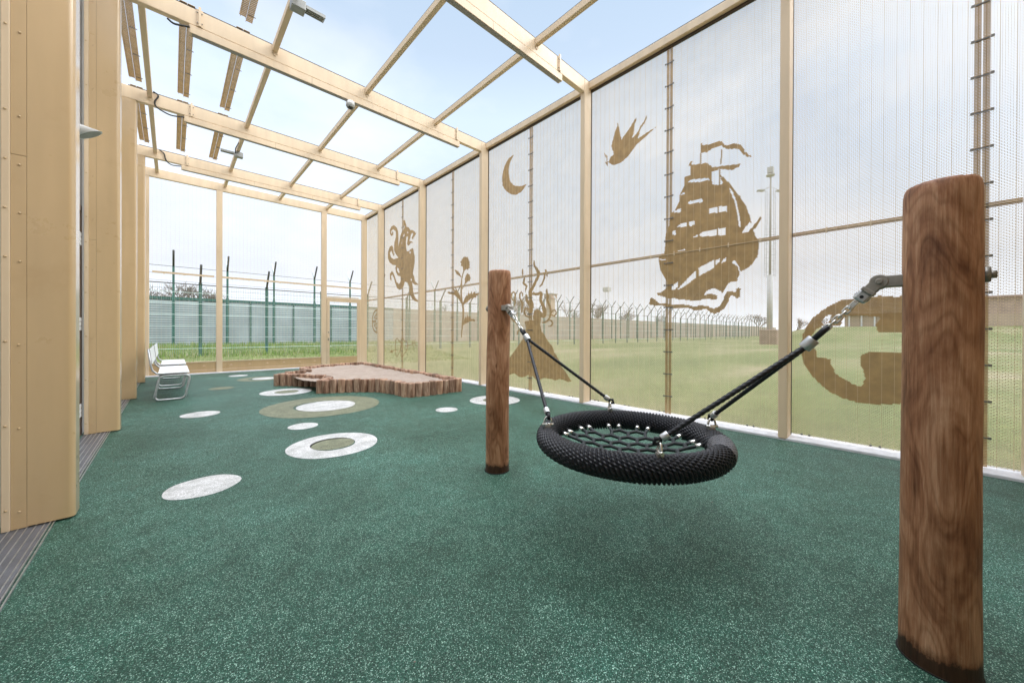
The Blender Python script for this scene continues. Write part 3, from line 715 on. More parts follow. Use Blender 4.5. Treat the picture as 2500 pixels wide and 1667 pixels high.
while x < 4.33: d.box(x+.004, x+.044, y+.004, y+.0098, .065, .28); x += .0475
d.build('door_panel', m_clad, door)
d = MB()
for z in (1.05, .86): d.tube([(3.505, y-.004, z), (3.505, y-.03, z)], .017, 12)
d.box(3.49, 3.52, y-.012, y-.0045, .80, .83); d.build('lock', m_bolt, door)

# ------------------------------------------------------------------ building wall on the left
t = empty('building_wall', (-.75, 4, 0), 'pale grey building wall behind the clad columns on the left', 'wall')
WX = -.685
w = MB(); w.box(-2.5, WX, -2.6, 4.62, -.1, 5.6); w.box(-2.5, WX, 4.62, 5.80, 2.36, 5.6); w.box(-2.5, WX, 5.80, 12.2, -.1, 5.6)
w.build('wall', m_wallgrey, t)
w = MB(); w.box(-2.5, 5.4, -4.0, -1.06, -.1, 4.85); w.build('wall', m_clad, t)
w = MB(); w.box(WX-.0, WX+.004, 5.76, 5.80, 0, 2.36); w.box(WX-.20, WX-.0, 5.735, 5.80, 0, 2.36); w.box(WX-.20, WX+.004, 4.62, 5.80, 2.30, 2.36); w.build('door_frame', m_taupe, t)
w = MB(); w.box(WX-.05, WX-.008, 4.68, 5.64, .03, 2.29); dl = w.build('door', m_wallgrey, t)
for z in (.20, 1.08, 1.94):
    for i in range(3):
        w = MB(); w.box(WX-.008, WX+.012, 5.60, 5.70, z+i*.045, z+i*.045+.041); w.build('hinge', m_white, dl, bevel=.003)

# wall lamp
P1 = PY(218, 330, 4.0); P0 = Vector((WX, 4.02, P1.z+.045)); dd = (P1-P0).normalized()
t = empty('wall_lamp', P0, 'slanted pale grey cylinder lamp on the building wall behind the nearest column', 'lamp')
def cut_tube(mb, a, L0, r, cut, n=24):
    u = dd.cross(Vector((0, 0, 1))).normalized(); w = u.cross(dd)
    v1 = [a+(u*math.cos(2*math.pi*k/n)+w*math.sin(2*math.pi*k/n))*r for k in range(n)]
    v2 = [v+dd*(L0+cut*math.sin(2*math.pi*k/n)) for k, v in enumerate(v1)]
    mb.add(v1+v2, [(k, (k+1) % n, n+(k+1) % n, n+k) for k in range(n)], True)
    mb.f += [tuple(len(mb.v)-n+k for k in range(n))]; mb.sm += [False]
q = MB(); cut_tube(q, P0, (P1-P0).length, .052, .055); q.build('body', m_white, t)
q = MB(); cut_tube(q, P0+dd*.004, (P1-P0).length, .043, .0455); q.build('lens', m_grey, t)

# dome camera on the beam
y = YK[3]; X = 1.99
t = empty('dome_camera', (X, y, 4.585), 'small round white camera under the second visible roof beam', 'camera')
MB().tube([(X, y+.035, 4.587), (X, y+.035, 4.52)], [.062, .062], 24).build('body', m_white, t)
q = MB(); q.tube([(X, y+.035, 4.519), (X, y+.035, 4.500)], [.060, .050], 24); q.build('trim_ring', m_grey, t)
MB().ball((X, y+.035, 4.502), (.036, .036, .026), 16, 10).build('lens', m_lens, t)
# grey light fittings on the purlin
for X, yy, sgn, lb in ((1.0, 9.45, -1, 'grey box fitting with ribbed arm on a roof bar above the sandpit'), (1.02, 4.66, 1, 'grey box fitting at the top edge of the picture')):
    t = empty('light_fitting', (X, yy, 4.76), lb, 'light fitting', 'grey fittings on the roof bars')
    MB().box(X-.055, X+.085, yy-.06, yy+.06, 4.70, 4.80).build('box', m_grey, t, bevel=.006)
    q = MB(); x1, x0 = (X-.065, X-.28) if sgn < 0 else (X+.29, X+.09)
    x0, x1 = min(x0, x1), max(x0, x1)
    for i in range(4): q.box(x0, x1, yy-.05+i*.026, yy-.05+i*.026+.014, 4.74, 4.765)
    q.box(x0, x1, yy-.05, yy+.05, 4.766, 4.775)
    q.build('ribbed_arm', m_grey, t)
    q = MB(); q.tube([(X-.02, yy-.06, 4.78), (X-.06, yy-.15, 4.72), (X-.07, yy-.3, 4.75), (X-.03, yy-.42, 4.84)], .008, 6); q.build('cable', m_cable, t)
# cables to the light housings
def cable(k_, pts, lb):
    y = YK[k_]-.02
    P = [PY(x/3.647, yy/3.647, y) for x, yy in pts]
    Q = []
    for i in range(len(P)-1):
        p0, p1, p2, p3 = P[max(i-1, 0)], P[i], P[i+1], P[min(i+2, len(P)-1)]
        for j in range(5):
            t_ = j/5; Q.append(.5*((2*p1)+(-p0+p2)*t_+(2*p0-5*p1+4*p2-p3)*t_*t_+(-p0+3*p1-3*p2+p3)*t_**3))
    Q.append(P[-1])
    q = MB(); q.tube(Q, .011, 8)
    tag(q.build('power_cable', m_cable), lb, 'cable', 'black cables to the light housings')
cable(3, [(1490, 165), (1540, 208), (1600, 226), (1690, 242)], 'black cable on the beam with the round camera')
cable(4, [(1365, 818), (1410, 855), (1380, 905), (1390, 950), (1450, 993), (1530, 1030), (1640, 1045)], 'black cable curling over the third beam back')
cable(5, [(1420, 1335), (1460, 1370), (1480, 1430), (1530, 1470), (1615, 1482)], 'black cable on the farthest full beam')

# ------------------------------------------------------------------ sandpit
f5 = lambda x, y: (600+x/3.794, 820+y/3.794)
def top(x, y): w = PZ(*f5(x, y), .235); return (w.x, w.y)
def bot(x, y): w = PZ(*f5(x, y), 0); return (w.x, w.y)
IN = .06
out = [(1.53, 8.44), (1.72, 8.25), (1.92, 7.98), (2.07, 7.80), (2.15, 7.5), (2.13, 7.15), (1.87, 6.90), (2.06, 6.83), (2.38, 6.68), (2.71, 6.38), (2.84, 5.95), (2.83, 5.54), (3.13, 5.47), (3.62, 5.50), (3.82, 5.47),
       (3.86, 6.5), (3.86, 8.2), (3.88, 10.2), (2.74, 9.98), (2.42, 9.80), (2.24, 9.62), (2.24, 9.0), (1.86, 8.84), (1.53, 8.44)]
t = empty('sandpit', (2.9, 7.6, 0), 'star-shaped sandpit of pale sand edged with short upright logs', 'sandpit')
per = []; tot = 0
for i in range(len(out)-1):
    a, b_ = Vector(out[i]), Vector(out[i+1]); per.append((tot, a, b_)); tot += (b_-a).length
NL = 98; st_ = tot/NL
def log_mesh(seed):
    rnd = random.Random(seed); q = MB(); n = 14; vs = []; r0 = .0655
    lv = [(0, 1), (.02, 1.0), (.12, .995), (.218, 1), (.229, .97), (.235, .88)]
    for z, kf in lv:
        for j in range(n):
            a = 2*math.pi*j/n
            rr = r0*kf*(1+.03*math.sin(3*a+seed)+.02*math.sin(7*a+seed*2))
            vs.append((rr*math.cos(a), rr*math.sin(a), z+(.004*math.sin(a*1+seed) if z > .2 else 0)))
    fs = [(l*n+j, l*n+(j+1) % n, (l+1)*n+(j+1) % n, (l+1)*n+j) for l in range(len(lv)-1) for j in range(n)]
    q.add(vs, fs, True); q.f.append(tuple((len(lv)-1)*n+j for j in range(n))); q.sm.append(False)
    return q.data('log', m_log)
LM = [log_mesh(i) for i in range(6)]
for i in range(NL):
    dd_ = i*st_
    for s0, a, b_ in per:
        if s0 <= dd_ <= s0+(b_-a).length+1e-6: p = a+(b_-a).normalized()*(dd_-s0); break
    o = bpy.data.objects.new('log', LM[i % 6]); COL.objects.link(o); o.parent = t
    o.location = (p.x-2.9, p.y-7.6, -.001); o.rotation_euler = (random.uniform(-.012, .012), random.uniform(-.012, .012), random.uniform(0, 6.28))
    o.scale = (1, 1, random.uniform(.96, 1.03))
bm = bmesh.new()
vv = [bm.verts.new((a, b_, .185)) for a, b_ in out[:-1]]
ff = bm.faces.new(vv); bmesh.ops.triangulate(bm, faces=[ff])
for _ in range(5): bmesh.ops.subdivide_edges(bm, edges=[e for e in bm.edges if e.calc_length() > .12], cuts=1); bmesh.ops.triangulate(bm, faces=bm.faces[:])
for v in bm.verts:
    p = v.co; v.co.z = .178+.030*noise.noise((p.x*2, p.y*2, 0))+.018*noise.noise((p.x*7, p.y*7, 3))+.008*noise.noise((p.x*19, p.y*19, 5))
me = bpy.data.meshes.new('sand'); bm.to_mesh(me); bm.free(); me.materials.append(m_sand)
me.polygons.foreach_set('use_smooth', [True]*len(me.polygons))
o = bpy.data.objects.new('sand', me); COL.objects.link(o); o.parent = t; o.matrix_parent_inverse = Matrix.Translation(-t.location)

# ------------------------------------------------------------------ benches
def bench(y0, lb):
    t = empty('bench', (0, y0, 0), lb, 'bench', 'white benches against the left columns')
    L = 1.46
    for yy in (0., L):
        c = [(-.20, .016), (.155, .016), (.215, .385), (-.135, .385)]
        P = []
        for i in range(4):
            a, b_, d_ = Vector(c[i-1]), Vector(c[i]), Vector(c[(i+1) % 4])
            u = (a-b_).normalized()*.075; v = (d_-b_).normalized()*.075
            for k_ in range(7):
                s = k_/6; p = (b_+u)*(1-s)**2+b_*2*s*(1-s)+(b_+v)*s*s; P.append((p.x, yy, p.y))
        q = MB(); q.tube(P, .0165, 10, closed=True)
        q.build('side_frame', m_galv, t, loc=(0, 0, 0))
        bk = [(.1, .402), (-.10, .405), (-.17, .42), (-.215, .47), (-.235, .55), (-.262, .80)]
        q = MB(); q.tube([(x, yy+(.03 if yy == 0 else -.03), z) for x, z in bk], .013, 8)
        q.build('back_tube', m_galv, t, loc=(0, 0, 0))
    q = MB(); q.tube([(-.12, 0, .37), (-.12, L, .37)], .013, 8); q.tube([(.16, 0, .37), (.16, L, .37)], .013, 8); q.build('cross_tube', m_galv, t, loc=(0, 0, 0))
    q = MB(); q.prism(rounded_rect(-.155, .205, -.02, L+.02, .03), .418, .430); q.build('seat', m_hpl, t, loc=(0, 0, 0))
    q = MB(); q.prism(rounded_rect(-.152, .202, -.017, L+.017, .03), .410, .4175); q.build('seat_edge', m_edge, t, loc=(0, 0, 0))
    q = MB(); ax = Vector((-.1, 0, 1)).normalized(); nx_ = Vector((1, 0, .1)).normalized()
    q.obox(Vector((-.232, L/2, .69)), nx_, Vector((0, 1, 0)), ax, .006, L/2-.02, .115); q.build('backrest', m_hpl, t, loc=(0, 0, 0), bevel=.004)
    q = MB(); q.obox(Vector((-.2425, L/2, .69)), nx_, Vector((0, 1, 0)), ax, .0035, L/2-.022, .113); q.build('backrest_edge', m_edge, t, loc=(0, 0, 0))
bench(7.74, 'nearer white bench with tubular steel frame by the left wall')
bench(9.70, 'farther white bench with tubular steel frame by the left wall')

# ------------------------------------------------------------------ swing
def wood_post(cx, cy, h, lean, seed, lb):
    t = empty('swing_post', (cx, cy, 0), lb, 'post', 'round timber swing posts')
    q = MB(); n = 40; vs = []; L = []
    zs = [-.02, .0, .02]+[.05+i*(h-.10)/26 for i in range(27)]+[h-.03, h-.012, h-.003, h]
    for z in zs:
        k_ = 1.
        if z > h-.04: k_ = {0: .995, 1: .965, 2: .925, 3: .86}[min(3, max(0, zs.index(z)-(len(zs)-4)))]
        for j in range(n):
            a = 2*math.pi*j/n
            r = .0885*k_*(1+.022*math.sin(2*a+seed+z*1.3)+.025*noise.noise((math.cos(a)*1.2+seed, math.sin(a)*1.2, z*2.2))+.012*noise.noise((math.cos(a)*3+seed, math.sin(a)*3, z*5)))
            # open crack
            da = (a-(3.9+.1*math.sin(z*3))+math.pi) % (2*math.pi)-math.pi
            if z > h-.30 and abs(da) < .05: r -= .006
            r *= 1+.03*math.exp(-max(z, 0)/.08)
            vs.append((r*math.cos(a)+lean[0]*z+.004*math.sin(z*4+seed), r*math.sin(a)+lean[1]*z, z))
    fs = [(l*n+j, l*n+(j+1) % n, (l+1)*n+(j+1) % n, (l+1)*n+j) for l in range(len(zs)-1) for j in range(n)]
    q.add(vs, fs, True); q.f.append(tuple((len(zs)-1)*n+j for j in range(n))); q.sm.append(True)
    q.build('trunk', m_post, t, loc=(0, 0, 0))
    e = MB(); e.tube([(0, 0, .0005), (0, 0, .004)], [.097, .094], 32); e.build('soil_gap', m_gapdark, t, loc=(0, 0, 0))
    return t
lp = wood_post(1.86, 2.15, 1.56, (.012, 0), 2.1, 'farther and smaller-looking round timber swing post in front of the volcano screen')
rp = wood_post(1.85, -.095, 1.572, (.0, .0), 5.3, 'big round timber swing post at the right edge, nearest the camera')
RC = Vector((1.87, 1.03, .485)); RR, RT = .455, .060
def hardware(post, sgn, y_face):
    """bracket on the post; sgn=+1: post at low Y (right one)"""
    X = 1.855
    q = MB()
    piv = Vector((X, y_face+sgn*.055, 1.265))
    q.obox(Vector((X, y_face+sgn*.012, 1.265)), Vector((1, 0, 0)), Vector((0, 1, 0)), Vector((0, 0, 1)), .022, .045, .020)
    q.tube([piv-Vector((.019, 0, 0)), piv+Vector((.019, 0, 0))], .026, 20)
    q.build('bracket', m_castm, post, bevel=.003)
    q = MB(); yb = y_face-sgn*.18
    q.tube([(X, yb+sgn*.012, 1.265), (X, yb-sgn*.008, 1.265)], .026, 6); q.tube([(X, yb, 1.265), (X, yb-sgn*.02, 1.265)], .012, 10)
    q.build('bolt', m_bolt, post)
    return piv
pr = hardware(rp, 1, -.095+.088)
pl = hardware(lp, -1, 2.15-.088+.01)
sw = empty('basket_swing', RC, 'round black rope basket swing with net seat hanging between the two posts', 'swing')
def perp(d):
    a = Vector((0, 0, 1)) if abs(d.z) < .9 else Vector((1, 0, 0))
    u = d.cross(a).normalized(); return u, d.cross(u).normalized()
def twisted(path, r, strands, turns_per_m, mb, nseg=None, amp=.3):
    """laid rope: surface with helical lobes"""
    P = [Vector(p) for p in path]; n = 4*strands; L = 0; vs = []
    u_prev = None
    for i, p in enumerate(P):
        t_ = (P[min(i+1, len(P)-1)]-P[max(i-1, 0)]).normalized()
        if i: L += (p-P[i-1]).length
        if u_prev is None: u, w = perp(t_)
        else: u = (u_prev-t_*u_prev.dot(t_)).normalized(); w = t_.cross(u)
        u_prev = u
        for k_ in range(n):
            a = 2*math.pi*k_/n; rr = r*(1-amp+amp*abs(math.sin(strands*.5*(a-L*turns_per_m*2*math.pi))))
            vs.append(p+(u*math.cos(a)+w*math.sin(a))*rr)
    mb.add(vs, [(i*n+k_, i*n+(k_+1) % n, (i+1)*n+(k_+1) % n, (i+1)*n+k_) for i in range(len(P)-1) for k_ in range(n)], True)
def lin(a, b_, n): return [a+(b_-a)*(i/n) for i in range(n+1)]
def link(mb, c, d, u, w, l, wd, r):
    P = []
    for i in range(16):
        a = 2*math.pi*i/16; ca, sa = math.cos(a), math.sin(a)
        P.append(c+d*((l-wd)*(1 if ca > 0 else -1)*(abs(ca) > .05)+wd*ca)+u*(wd*sa))
    mb.tube(P, r, 8, closed=True)
att = {45: None, 135: None, 225: None, 315: None}
for a in att: att[a] = RC+Vector((RR*math.cos(R(a)), RR*math.sin(R(a)), RT+.012))
for piv, angs, sg in ((pr, (225, 315), 1), (pl, (45, 135), -1)):
    # everything lies on the line from pivot towards ferrule J
    J = Vector((1.85, 1.03-sg*.80, 1.055)); d = (J-piv).normalized(); u = Vector((1, 0, 0)); w = d.cross(u).normalized()
    q = MB()
    for sx in (-1, 1): # fork plates
        c0 = piv+u*(.023*sx)
        q.obox(c0+d*.018, d, u, w, .026, .0022, .018); q.tube([c0-u*.0025, c0+u*.0025], .024, 20)
        q.tube([c0+u*sx*.003, c0+u*sx*.010], .010, 12)
    q.obox(piv+d*.042, d, u, w, .007, .027, .021)
    q.build('swivel_fork', m_castm, sw, bevel=.002)
    q = MB(); q.obox(piv+d*.066, d, u, w, .020, .019, .021)
    sb = q.build('swivel_block', m_galv, sw, bevel=.008)
    q = MB(); q.tube([piv+d*.068-w*.023, piv+d*.068+w*.023], .006, 12); q.tube([piv+d*.068-u*.021, piv+d*.068+u*.021], .006, 12); q.build('bolt', m_lens, sw)
    # shackle
    q = MB(); s0 = piv+d*.089
    for k_ in (-1, 1): q.obox(s0+d*.018+u*(.012*k_), d, u, w, .016, .0032, .009)
    q.obox(s0, d, u, w, .004, .015, .009); q.tube([s0+d*.028-u*.020, s0+d*.028+u*.020], .005, 10)
    q.build('shackle', m_chrome, sw, bevel=.002)
    # chain
    c0 = piv+d*.116; Lc = (J-c0).length-.050; nl = 5; ll = Lc/nl
    q = MB()
    for i in range(nl):
        cc = c0+d*(ll*(i+.5)); uu, ww = (u, w) if i % 2 else (w, u)
        link(q, cc, d, uu, ww, ll*.5+.0055, .0095, .0034)
    q.build('chain', m_chrome, sw)
    # rope eye + ferrule
    q = MB(); e0 = J-d*.046
    q.tube([J-u*.008, e0-u*.014, e0-d*.012-u*.008, e0-d*.016, e0-d*.012+u*.008, e0+u*.014, J+u*.008], .0105, 10)
    q.build('rope_eye', m_rope, sw)
    q = MB(); q.tube([J-d*.004, J+d*.045], .0225, 20); q.build('ferrule', m_galv, sw, bevel=.003)
    for a in angs:
        at = att[a]; side = (1 if math.cos(R(a)) > 0 else -1)
        st0 = J+d*.044+u*(.010*side); e = at+Vector((0, 0, .058)); dr = (e-st0).normalized(); en = e
        q = MB(); twisted(lin(st0, en, 150), .0115, 3, 14, q)
        q.build('suspension_rope', m_rope, sw)
        q = MB(); q.tube([en-dr*.045, en-dr*.010], .0175, 16); q.build('ferrule', m_galv, sw, bevel=.002)
        q = MB(); uu, ww = perp(dr)
        q.tube([en-dr*.012, en+ww*.014+dr*.012, en+dr*.030, en-ww*.014+dr*.012], .010, 8, closed=True); q.build('rope_eye', m_rope, sw)
        # shackle on the ring
        tang = Vector((-math.sin(R(a)), math.cos(R(a)), 0)); rad = Vector((math.cos(R(a)), math.sin(R(a)), 0))
        q = MB(); P = []
        for i in range(13):
            b_ = math.pi*i/12; P.append(at+rad*(.021*math.cos(b_))+Vector((0, 0, .008+.040*math.sin(b_))))
        q.tube(P, .0058, 8); q.tube([at-rad*.032+Vector((0, 0, .004)), at+rad*.032+Vector((0, 0, .004))], .009, 12)
        q.build('shackle', m_chrome, sw)
        q = MB(); q.obox(at-Vector((0, 0, .009)), rad, tang, Vector((0, 0, 1)), .016, .014, .010); q.build('lug', m_castm, sw, bevel=.003)
# ring wrapped in rope
q = MB(); NU, NV = 1460, 120; NC = 146; vs = []
for i in range(NU):
    u_ = 2*math.pi*i/NU
    for j in range(NV):
        v_ = 2*math.pi*j/NV
        ph = NC*u_+7*v_
        lobe = abs(math.sin(ph*.5)); fr = abs(math.sin(.5*(20*v_+.5*ph)))
        r = RT*(.80+.13*lobe**.6+.15*(fr**.7)*lobe**.5)
        rho = RR+r*math.cos(v_)
        vs.append((RC.x+rho*math.cos(u_), RC.y+rho*math.sin(u_), RC.z+r*math.sin(v_)))
q.add(vs, [(i*NV+j, ((i+1) % NU)*NV+j, ((i+1) % NU)*NV+(j+1) % NV, i*NV+(j+1) % NV) for i in range(NU) for j in range(NV)], True)
q.build('padded_ring', m_rope, sw)
# tape
q = MB(); NU, NV = 90, 28; a0, a1 = R(-84), R(-60); vs = []
for i in range(NU+1):
    u_ = a0+(a1-a0)*i/NU
    for j in range(NV):
        v_ = 2*math.pi*j/NV; r = RT*1.045+.0012*abs(math.sin((u_-a0)*55))+(.0006*math.sin(9*v_))
        rho = RR+r*math.cos(v_); vs.append((RC.x+rho*math.cos(u_), RC.y+rho*math.sin(u_), RC.z+r*math.sin(v_)))
q.add(vs, [(i*NV+j, (i+1)*NV+j, (i+1)*NV+(j+1) % NV, i*NV+(j+1) % NV) for i in range(NU) for j in range(NV)], True)
q.build('tape_wrap', m_tape, sw)
# honeycomb net
a_ = .058; nodes_ = {}; edges = set()
def key(x, y): return (round(x, 3), round(y, 3))
for i in range(-9, 10):
    for j in range(-9, 10):
        cx = a_*math.sqrt(3)*(i+j*.5); cy = a_*1.5*j
        pts = [(cx+a_*math.cos(R(30+60*k_)), cy+a_*math.sin(R(30+60*k_))) for k_ in range(6)]
        for k_ in range(6):
            p, p2 = pts[k_], pts[(k_+1) % 6]
            if math.hypot(*p) < .325 and math.hypot(*p2) < .325:
                A_, B2 = key(*p), key(*p2); edges.add((min(A_, B2), max(A_, B2))); nodes_[A_] = p; nodes_[B2] = p2
uniq = {}
for k_ in nodes_:
    for k2 in uniq:
        if abs(k_[0]-k2[0]) < .004 and abs(k_[1]-k2[1]) < .004: uniq[k_] = uniq[k2]; break
    else: uniq[k_] = k_
ed = set(tuple(sorted((uniq[a], uniq[b_]))) for a, b_ in edges if uniq[a] != uniq[b_])
deg = {}
for a, b_ in ed: deg[a] = deg.get(a, 0)+1; deg[b_] = deg.get(b_, 0)+1
def net_z(p): return RC.z-.022-.05*(1-(math.hypot(*p)/.39)**2)
def n3(p): return Vector((RC.x+p[0], RC.y+p[1], net_z(p)))
q = MB(); kn = MB(); fe = []
for a, b_ in ed:
    twisted(lin(n3(a), n3(b_), 12), .0112, 3, 36, q)
for a in deg: kn.ball(n3(a), (.0125, .0125, .010), 8, 6)
for a in deg:
    if deg[a] < 3:
        rr = math.hypot(*a); d2 = (a[0]/rr, a[1]/rr); e = (d2[0]*.402, d2[1]*.402)
        twisted(lin(n3(a), n3(e)+Vector((0, 0, .0)), 10), .0112, 3, 36, q); fe.append((a, e))
no = q.build('net', m_netrope, sw); tag(kn.build('knot_lashing', m_netrope, no))
for a, e in fe:
    A3, E3 = n3(a), n3(e); dd_ = (E3-A3).normalized()
    f_ = MB(); f_.tube([E3-dd_*.048, E3-dd_*.005], .0145, 12); f_.tube([E3-dd_*.006, E3+dd_*.018+Vector((0, 0, .008))], .004, 6); f_.build('ferrule', m_chrome, no)

# ------------------------------------------------------------------ fences outside
def gz(x, y): return ground_z(x, y)
# near fence with cranked arms
FY = 19.85
t = empty('mesh_fence', (4, FY, 0), 'nearer dark green mesh fence with single cranked arms, beyond the far wall', 'fence')
pm = MB(); pm.box(-.055, .055, -.04, .04, 0, 3.04); pm = pm.data('post', m_teal)
am = MB(); am.tube([(0, 0, 3.0), (0, -.58, 3.72)], .040, 6); am = am.data('arm', m_dkgreen)
for i in range(-3, 36):
    x = .86+2.31*i; o = bpy.data.objects.new('post', pm); COL.objects.link(o); o.parent = t; o.location = (x-4, 0, gz(x, FY))
    a = bpy.data.objects.new('arm', am); COL.objects.link(a); a.parent = o
q = MB(); x = -6
while x < 14:
    if True: q.box(x-.0032, x+.0032, FY-.046, FY-.043, -.05, 2.93)
    x += .062
while x < 82: q.box(x-.003, x+.003, FY-.046, FY-.043, -.05, 2.93); x += .25
q.build('wire_mesh', m_wire, t)
q = MB()
for z in (.30, .76, 1.22, 1.68, 2.14, 2.58): q.box(-6, 82, FY-.053, FY-.046, z+.05, z+.066)
q.build('horizontal_wire', m_brightwire, t)
q = MB(); q.tube([(-7, FY-.03, 2.98), (82, FY-.03, 2.98)], .020, 6); q.build('top_wire', m_dkgreen, t)
# far fence with Y arms
FZ = 28.1
t = empty('barbed_fence', (8, FZ, 0), 'taller farther dark green fence with Y-shaped barbed wire arms', 'fence')
pm = MB(); pm.box(-.07, .07, -.05, .05, 0, 2.9); pm.box(-.05, .05, -.04, .04, 2.9, 4.58); pm = pm.data('post', m_teal)
am = MB(); am.tube([(0, 0, 4.55), (0, -.62, 5.36)], .048, 6); am = am.data('arm', m_dkgreen)
ap = MB(); ap.tube([(0, 0, 4.55), (0, .62, 5.36)], .048, 6); ap = ap.data('arm', m_palearm)
for i in range(-3, 56):
    x = .06+2.415*i; o = bpy.data.objects.new('post', pm); COL.objects.link(o); o.parent = t; o.location = (x-8, 0, gz(x, FZ)-.01)
    for mm in (am, ap): a = bpy.data.objects.new('arm', mm); COL.objects.link(a); a.parent = o
q = MB()
q.tube([(-9, FZ, 4.72), (134, FZ, 4.72)], .012, 5)
for z in (4.3, 3.9, 3.5, 3.15): q.tube([(-9, FZ, z), (134, FZ, z)], .006, 4)
q.build('barbed_wire', m_dkgreen, t)
# louvred screen wall right behind it
LY = 28.5
t = empty('louvred_wall', (8, LY, 0), 'long pale blue-grey slatted boundary wall with dark green cap behind the fences', 'wall')
q = MB(); z = .24
while z < 2.82: q.box(-60, 13.3, LY, LY+.04, z, z+.094); z += .130
q.build('slats', m_slatwall, t)
q = MB(); q.box(-60, 13.3, LY+.10, LY+.2, -.1, 2.85); q.build('backing', m_darkback, t)
q = MB(); q.box(-60, 13.3, LY-.03, LY+.12, 2.86, 3.02); q.build('cap_rail', m_teal, t)
t2 = empty('concrete_wall', (60, LY, 0), 'long plain grey-beige concrete boundary wall behind the mesh screens', 'wall')
q = MB(); q.box(13.32, 150, LY, LY+.2, -.2, 3.0); q.build('wall', m_conc, t2)
q = MB(); x = 16.
while x < 149: q.box(x-.06, x+.06, LY-.03, LY-.001, -.1, 2.98); x += 4.83
q.build('ribs', m_conc, t2); t2['label'] = 'long plain grey-beige concrete boundary wall behind the mesh screens'
pmm = MB(); pmm.box(-.04, .04, -.07, -.002, 0, 2.85); pmm = pmm.data('post', m_teal)
for i in range(-3, 5):
    x = 1.27+2.415*i; o = bpy.data.objects.new('post', pmm); COL.objects.link(o); o.parent = t; o.location = (x-8, 0, gz(x, LY)-.02)

# ------------------------------------------------------------------ floodlight mast
mx, my = 45.5, 9.2; mz = gz(mx, my)
t = empty('floodlight_mast', (mx, my, mz), 'tall thin floodlight mast on a brick-coloured base behind the ship screen', 'light mast')
MB().box(mx-.75, mx+.75, my-.75, my+.75, mz-.1, mz+1.5).build('base', m_block, t, bevel=.05)
MB().tube([(mx, my, mz+1.5), (mx, my, mz+7.2)], [.27, .24], 12).build('cladding', m_mast, t)
q = MB(); q.tube([(mx, my, mz+7), (mx, my, mz+18.3)], [.10, .07], 10)
for s_1, s_2 in ((1, 1), (-1, 1), (1, -1), (-1, -1)): q.tube([(mx+.42*s_1, my+.42*s_2, mz+7), (mx+.34*s_1, my+.34*s_2, mz+16)], .014, 5)
for i in range(30): z = mz+7.2+i*.3; q.tube([(mx-.4, my+.42, z), (mx+.4, my-.42, z)], .012, 4)
q.build('mast', m_mastd, t)
q = MB(); rgt = Vector((c_, -s_, 0))
for d_ in (-1.0, 1.0):
    c = Vector((mx, my, mz+16.0))+rgt*d_; q.tube([Vector((mx, my, mz+16.4)), c], .03, 5); q.obox(c, rgt, Vector((s_, c_, 0)), Vector((0, 0, 1)), .32, .2, .07)
q.ball((mx, my, mz+17.6), (.42, .42, .18), 10, 6); q.box(mx-.25, mx+.25, my-.25, my+.25, mz+17.8, mz+18.4)
q.build('lamp_head', m_mast, t)
# thin radio mast
P = PY(1481.6, 745, 60.); rx, ry = P.x, 60.
rz = PY(1481.6, 702, 60.).z
t = empty('radio_mast', (rx, ry, 0), 'faint distant lattice mast left of the ship screen centre', 'mast')
q = MB()
for a, b_ in ((-.4, -.4), (.4, -.4), (0, .5)): q.tube([(rx+a, ry+b_, 0), (rx+a, ry+b_, rz)], .05, 4)
z = 1.
while z < rz: q.tube([(rx-.4, ry-.4, z), (rx+.4, ry-.4, z+.8)], .03, 4); q.tube([(rx+.4, ry-.4, z+.8), (rx-.4, ry-.4, z+1.6)], .03, 4); z += 1.6
q.build('lattice', m_mast, t)
q = MB(); q.box(rx-.9, rx+.9, ry-.9, ry+.9, rz-1.2, rz); q.build('antenna', m_mast, t)

# ------------------------------------------------------------------ buildings on the right
t = empty('low_building', (85, 0, 3), 'long low tan building with white posts on the far bank, right', 'building')
q = MB(); q.box(85, 93, -4, 6.4, 1.9, 4.15); q.build('wall', m_tan, t)
q = MB(); q.box(84.4, 93.6, -4.0, 6.9, 4.16, 4.42); q.build('roof', m_roofp, t)
y = -3.5
while y < 6.5:
    q = MB(); q.box(84.6, 84.8, y-.1, y+.1, 1.9, 4.15); q.build('column', m_white, t); y += 1.55
t = empty('brick_building', (82, -12, 3), 'taller pinkish brick building with a plain flat roof at the far right', 'building')
q = MB(); q.box(82, 96, -46, -5.4, 1.8, 6.05); q.build('wall', m_brick, t)
q = MB(); q.box(81.7, 96.3, -46.3, -5.1, 6.06, 6.3); q.build('roof', m_roofp, t)
q = MB(); q.box(81.96, 81.999, -46, -5.4, 1.8, 3.9); q.build('plinth_band', m_tan, t)

# ------------------------------------------------------------------ bare trees
def tree_mesh(seed, hgt):
    rnd = random.Random(seed); q = MB()
    def br(p, d, l, r, lv):
        e = p+d*l; mid = p+d*(l*.5)+Vector((rnd.uniform(-1, 1), rnd.uniform(-1, 1), rnd.uniform(-.3, .3)))*l*.05
        q.tube([p, mid, e], [r, r*.85, r*.7], 4 if lv > 1 else 6, cap=False)
        if lv >= 6: return
        for _ in range(3 if lv < 4 else 2+(rnd.random() < .5)):
            ax = Vector((rnd.uniform(-1, 1), rnd.uniform(-1, 1), rnd.uniform(-.2, .6))).normalized()
            nd = (d*rnd.uniform(.8, 1.2)+ax*rnd.uniform(.45, .85)+Vector((0, 0, .12))).normalized()
            br(p+(e-p)*rnd.uniform(.55, 1), nd, l*rnd.uniform(.62, .8), r*.6, lv+1)
    br(Vector((0, 0, 0)), Vector((0, 0, 1)), hgt*.26, hgt*.022, 0)
    return q.data('crown', m_bark)
TM = [tree_mesh(i, 8.) for i in range(3)]
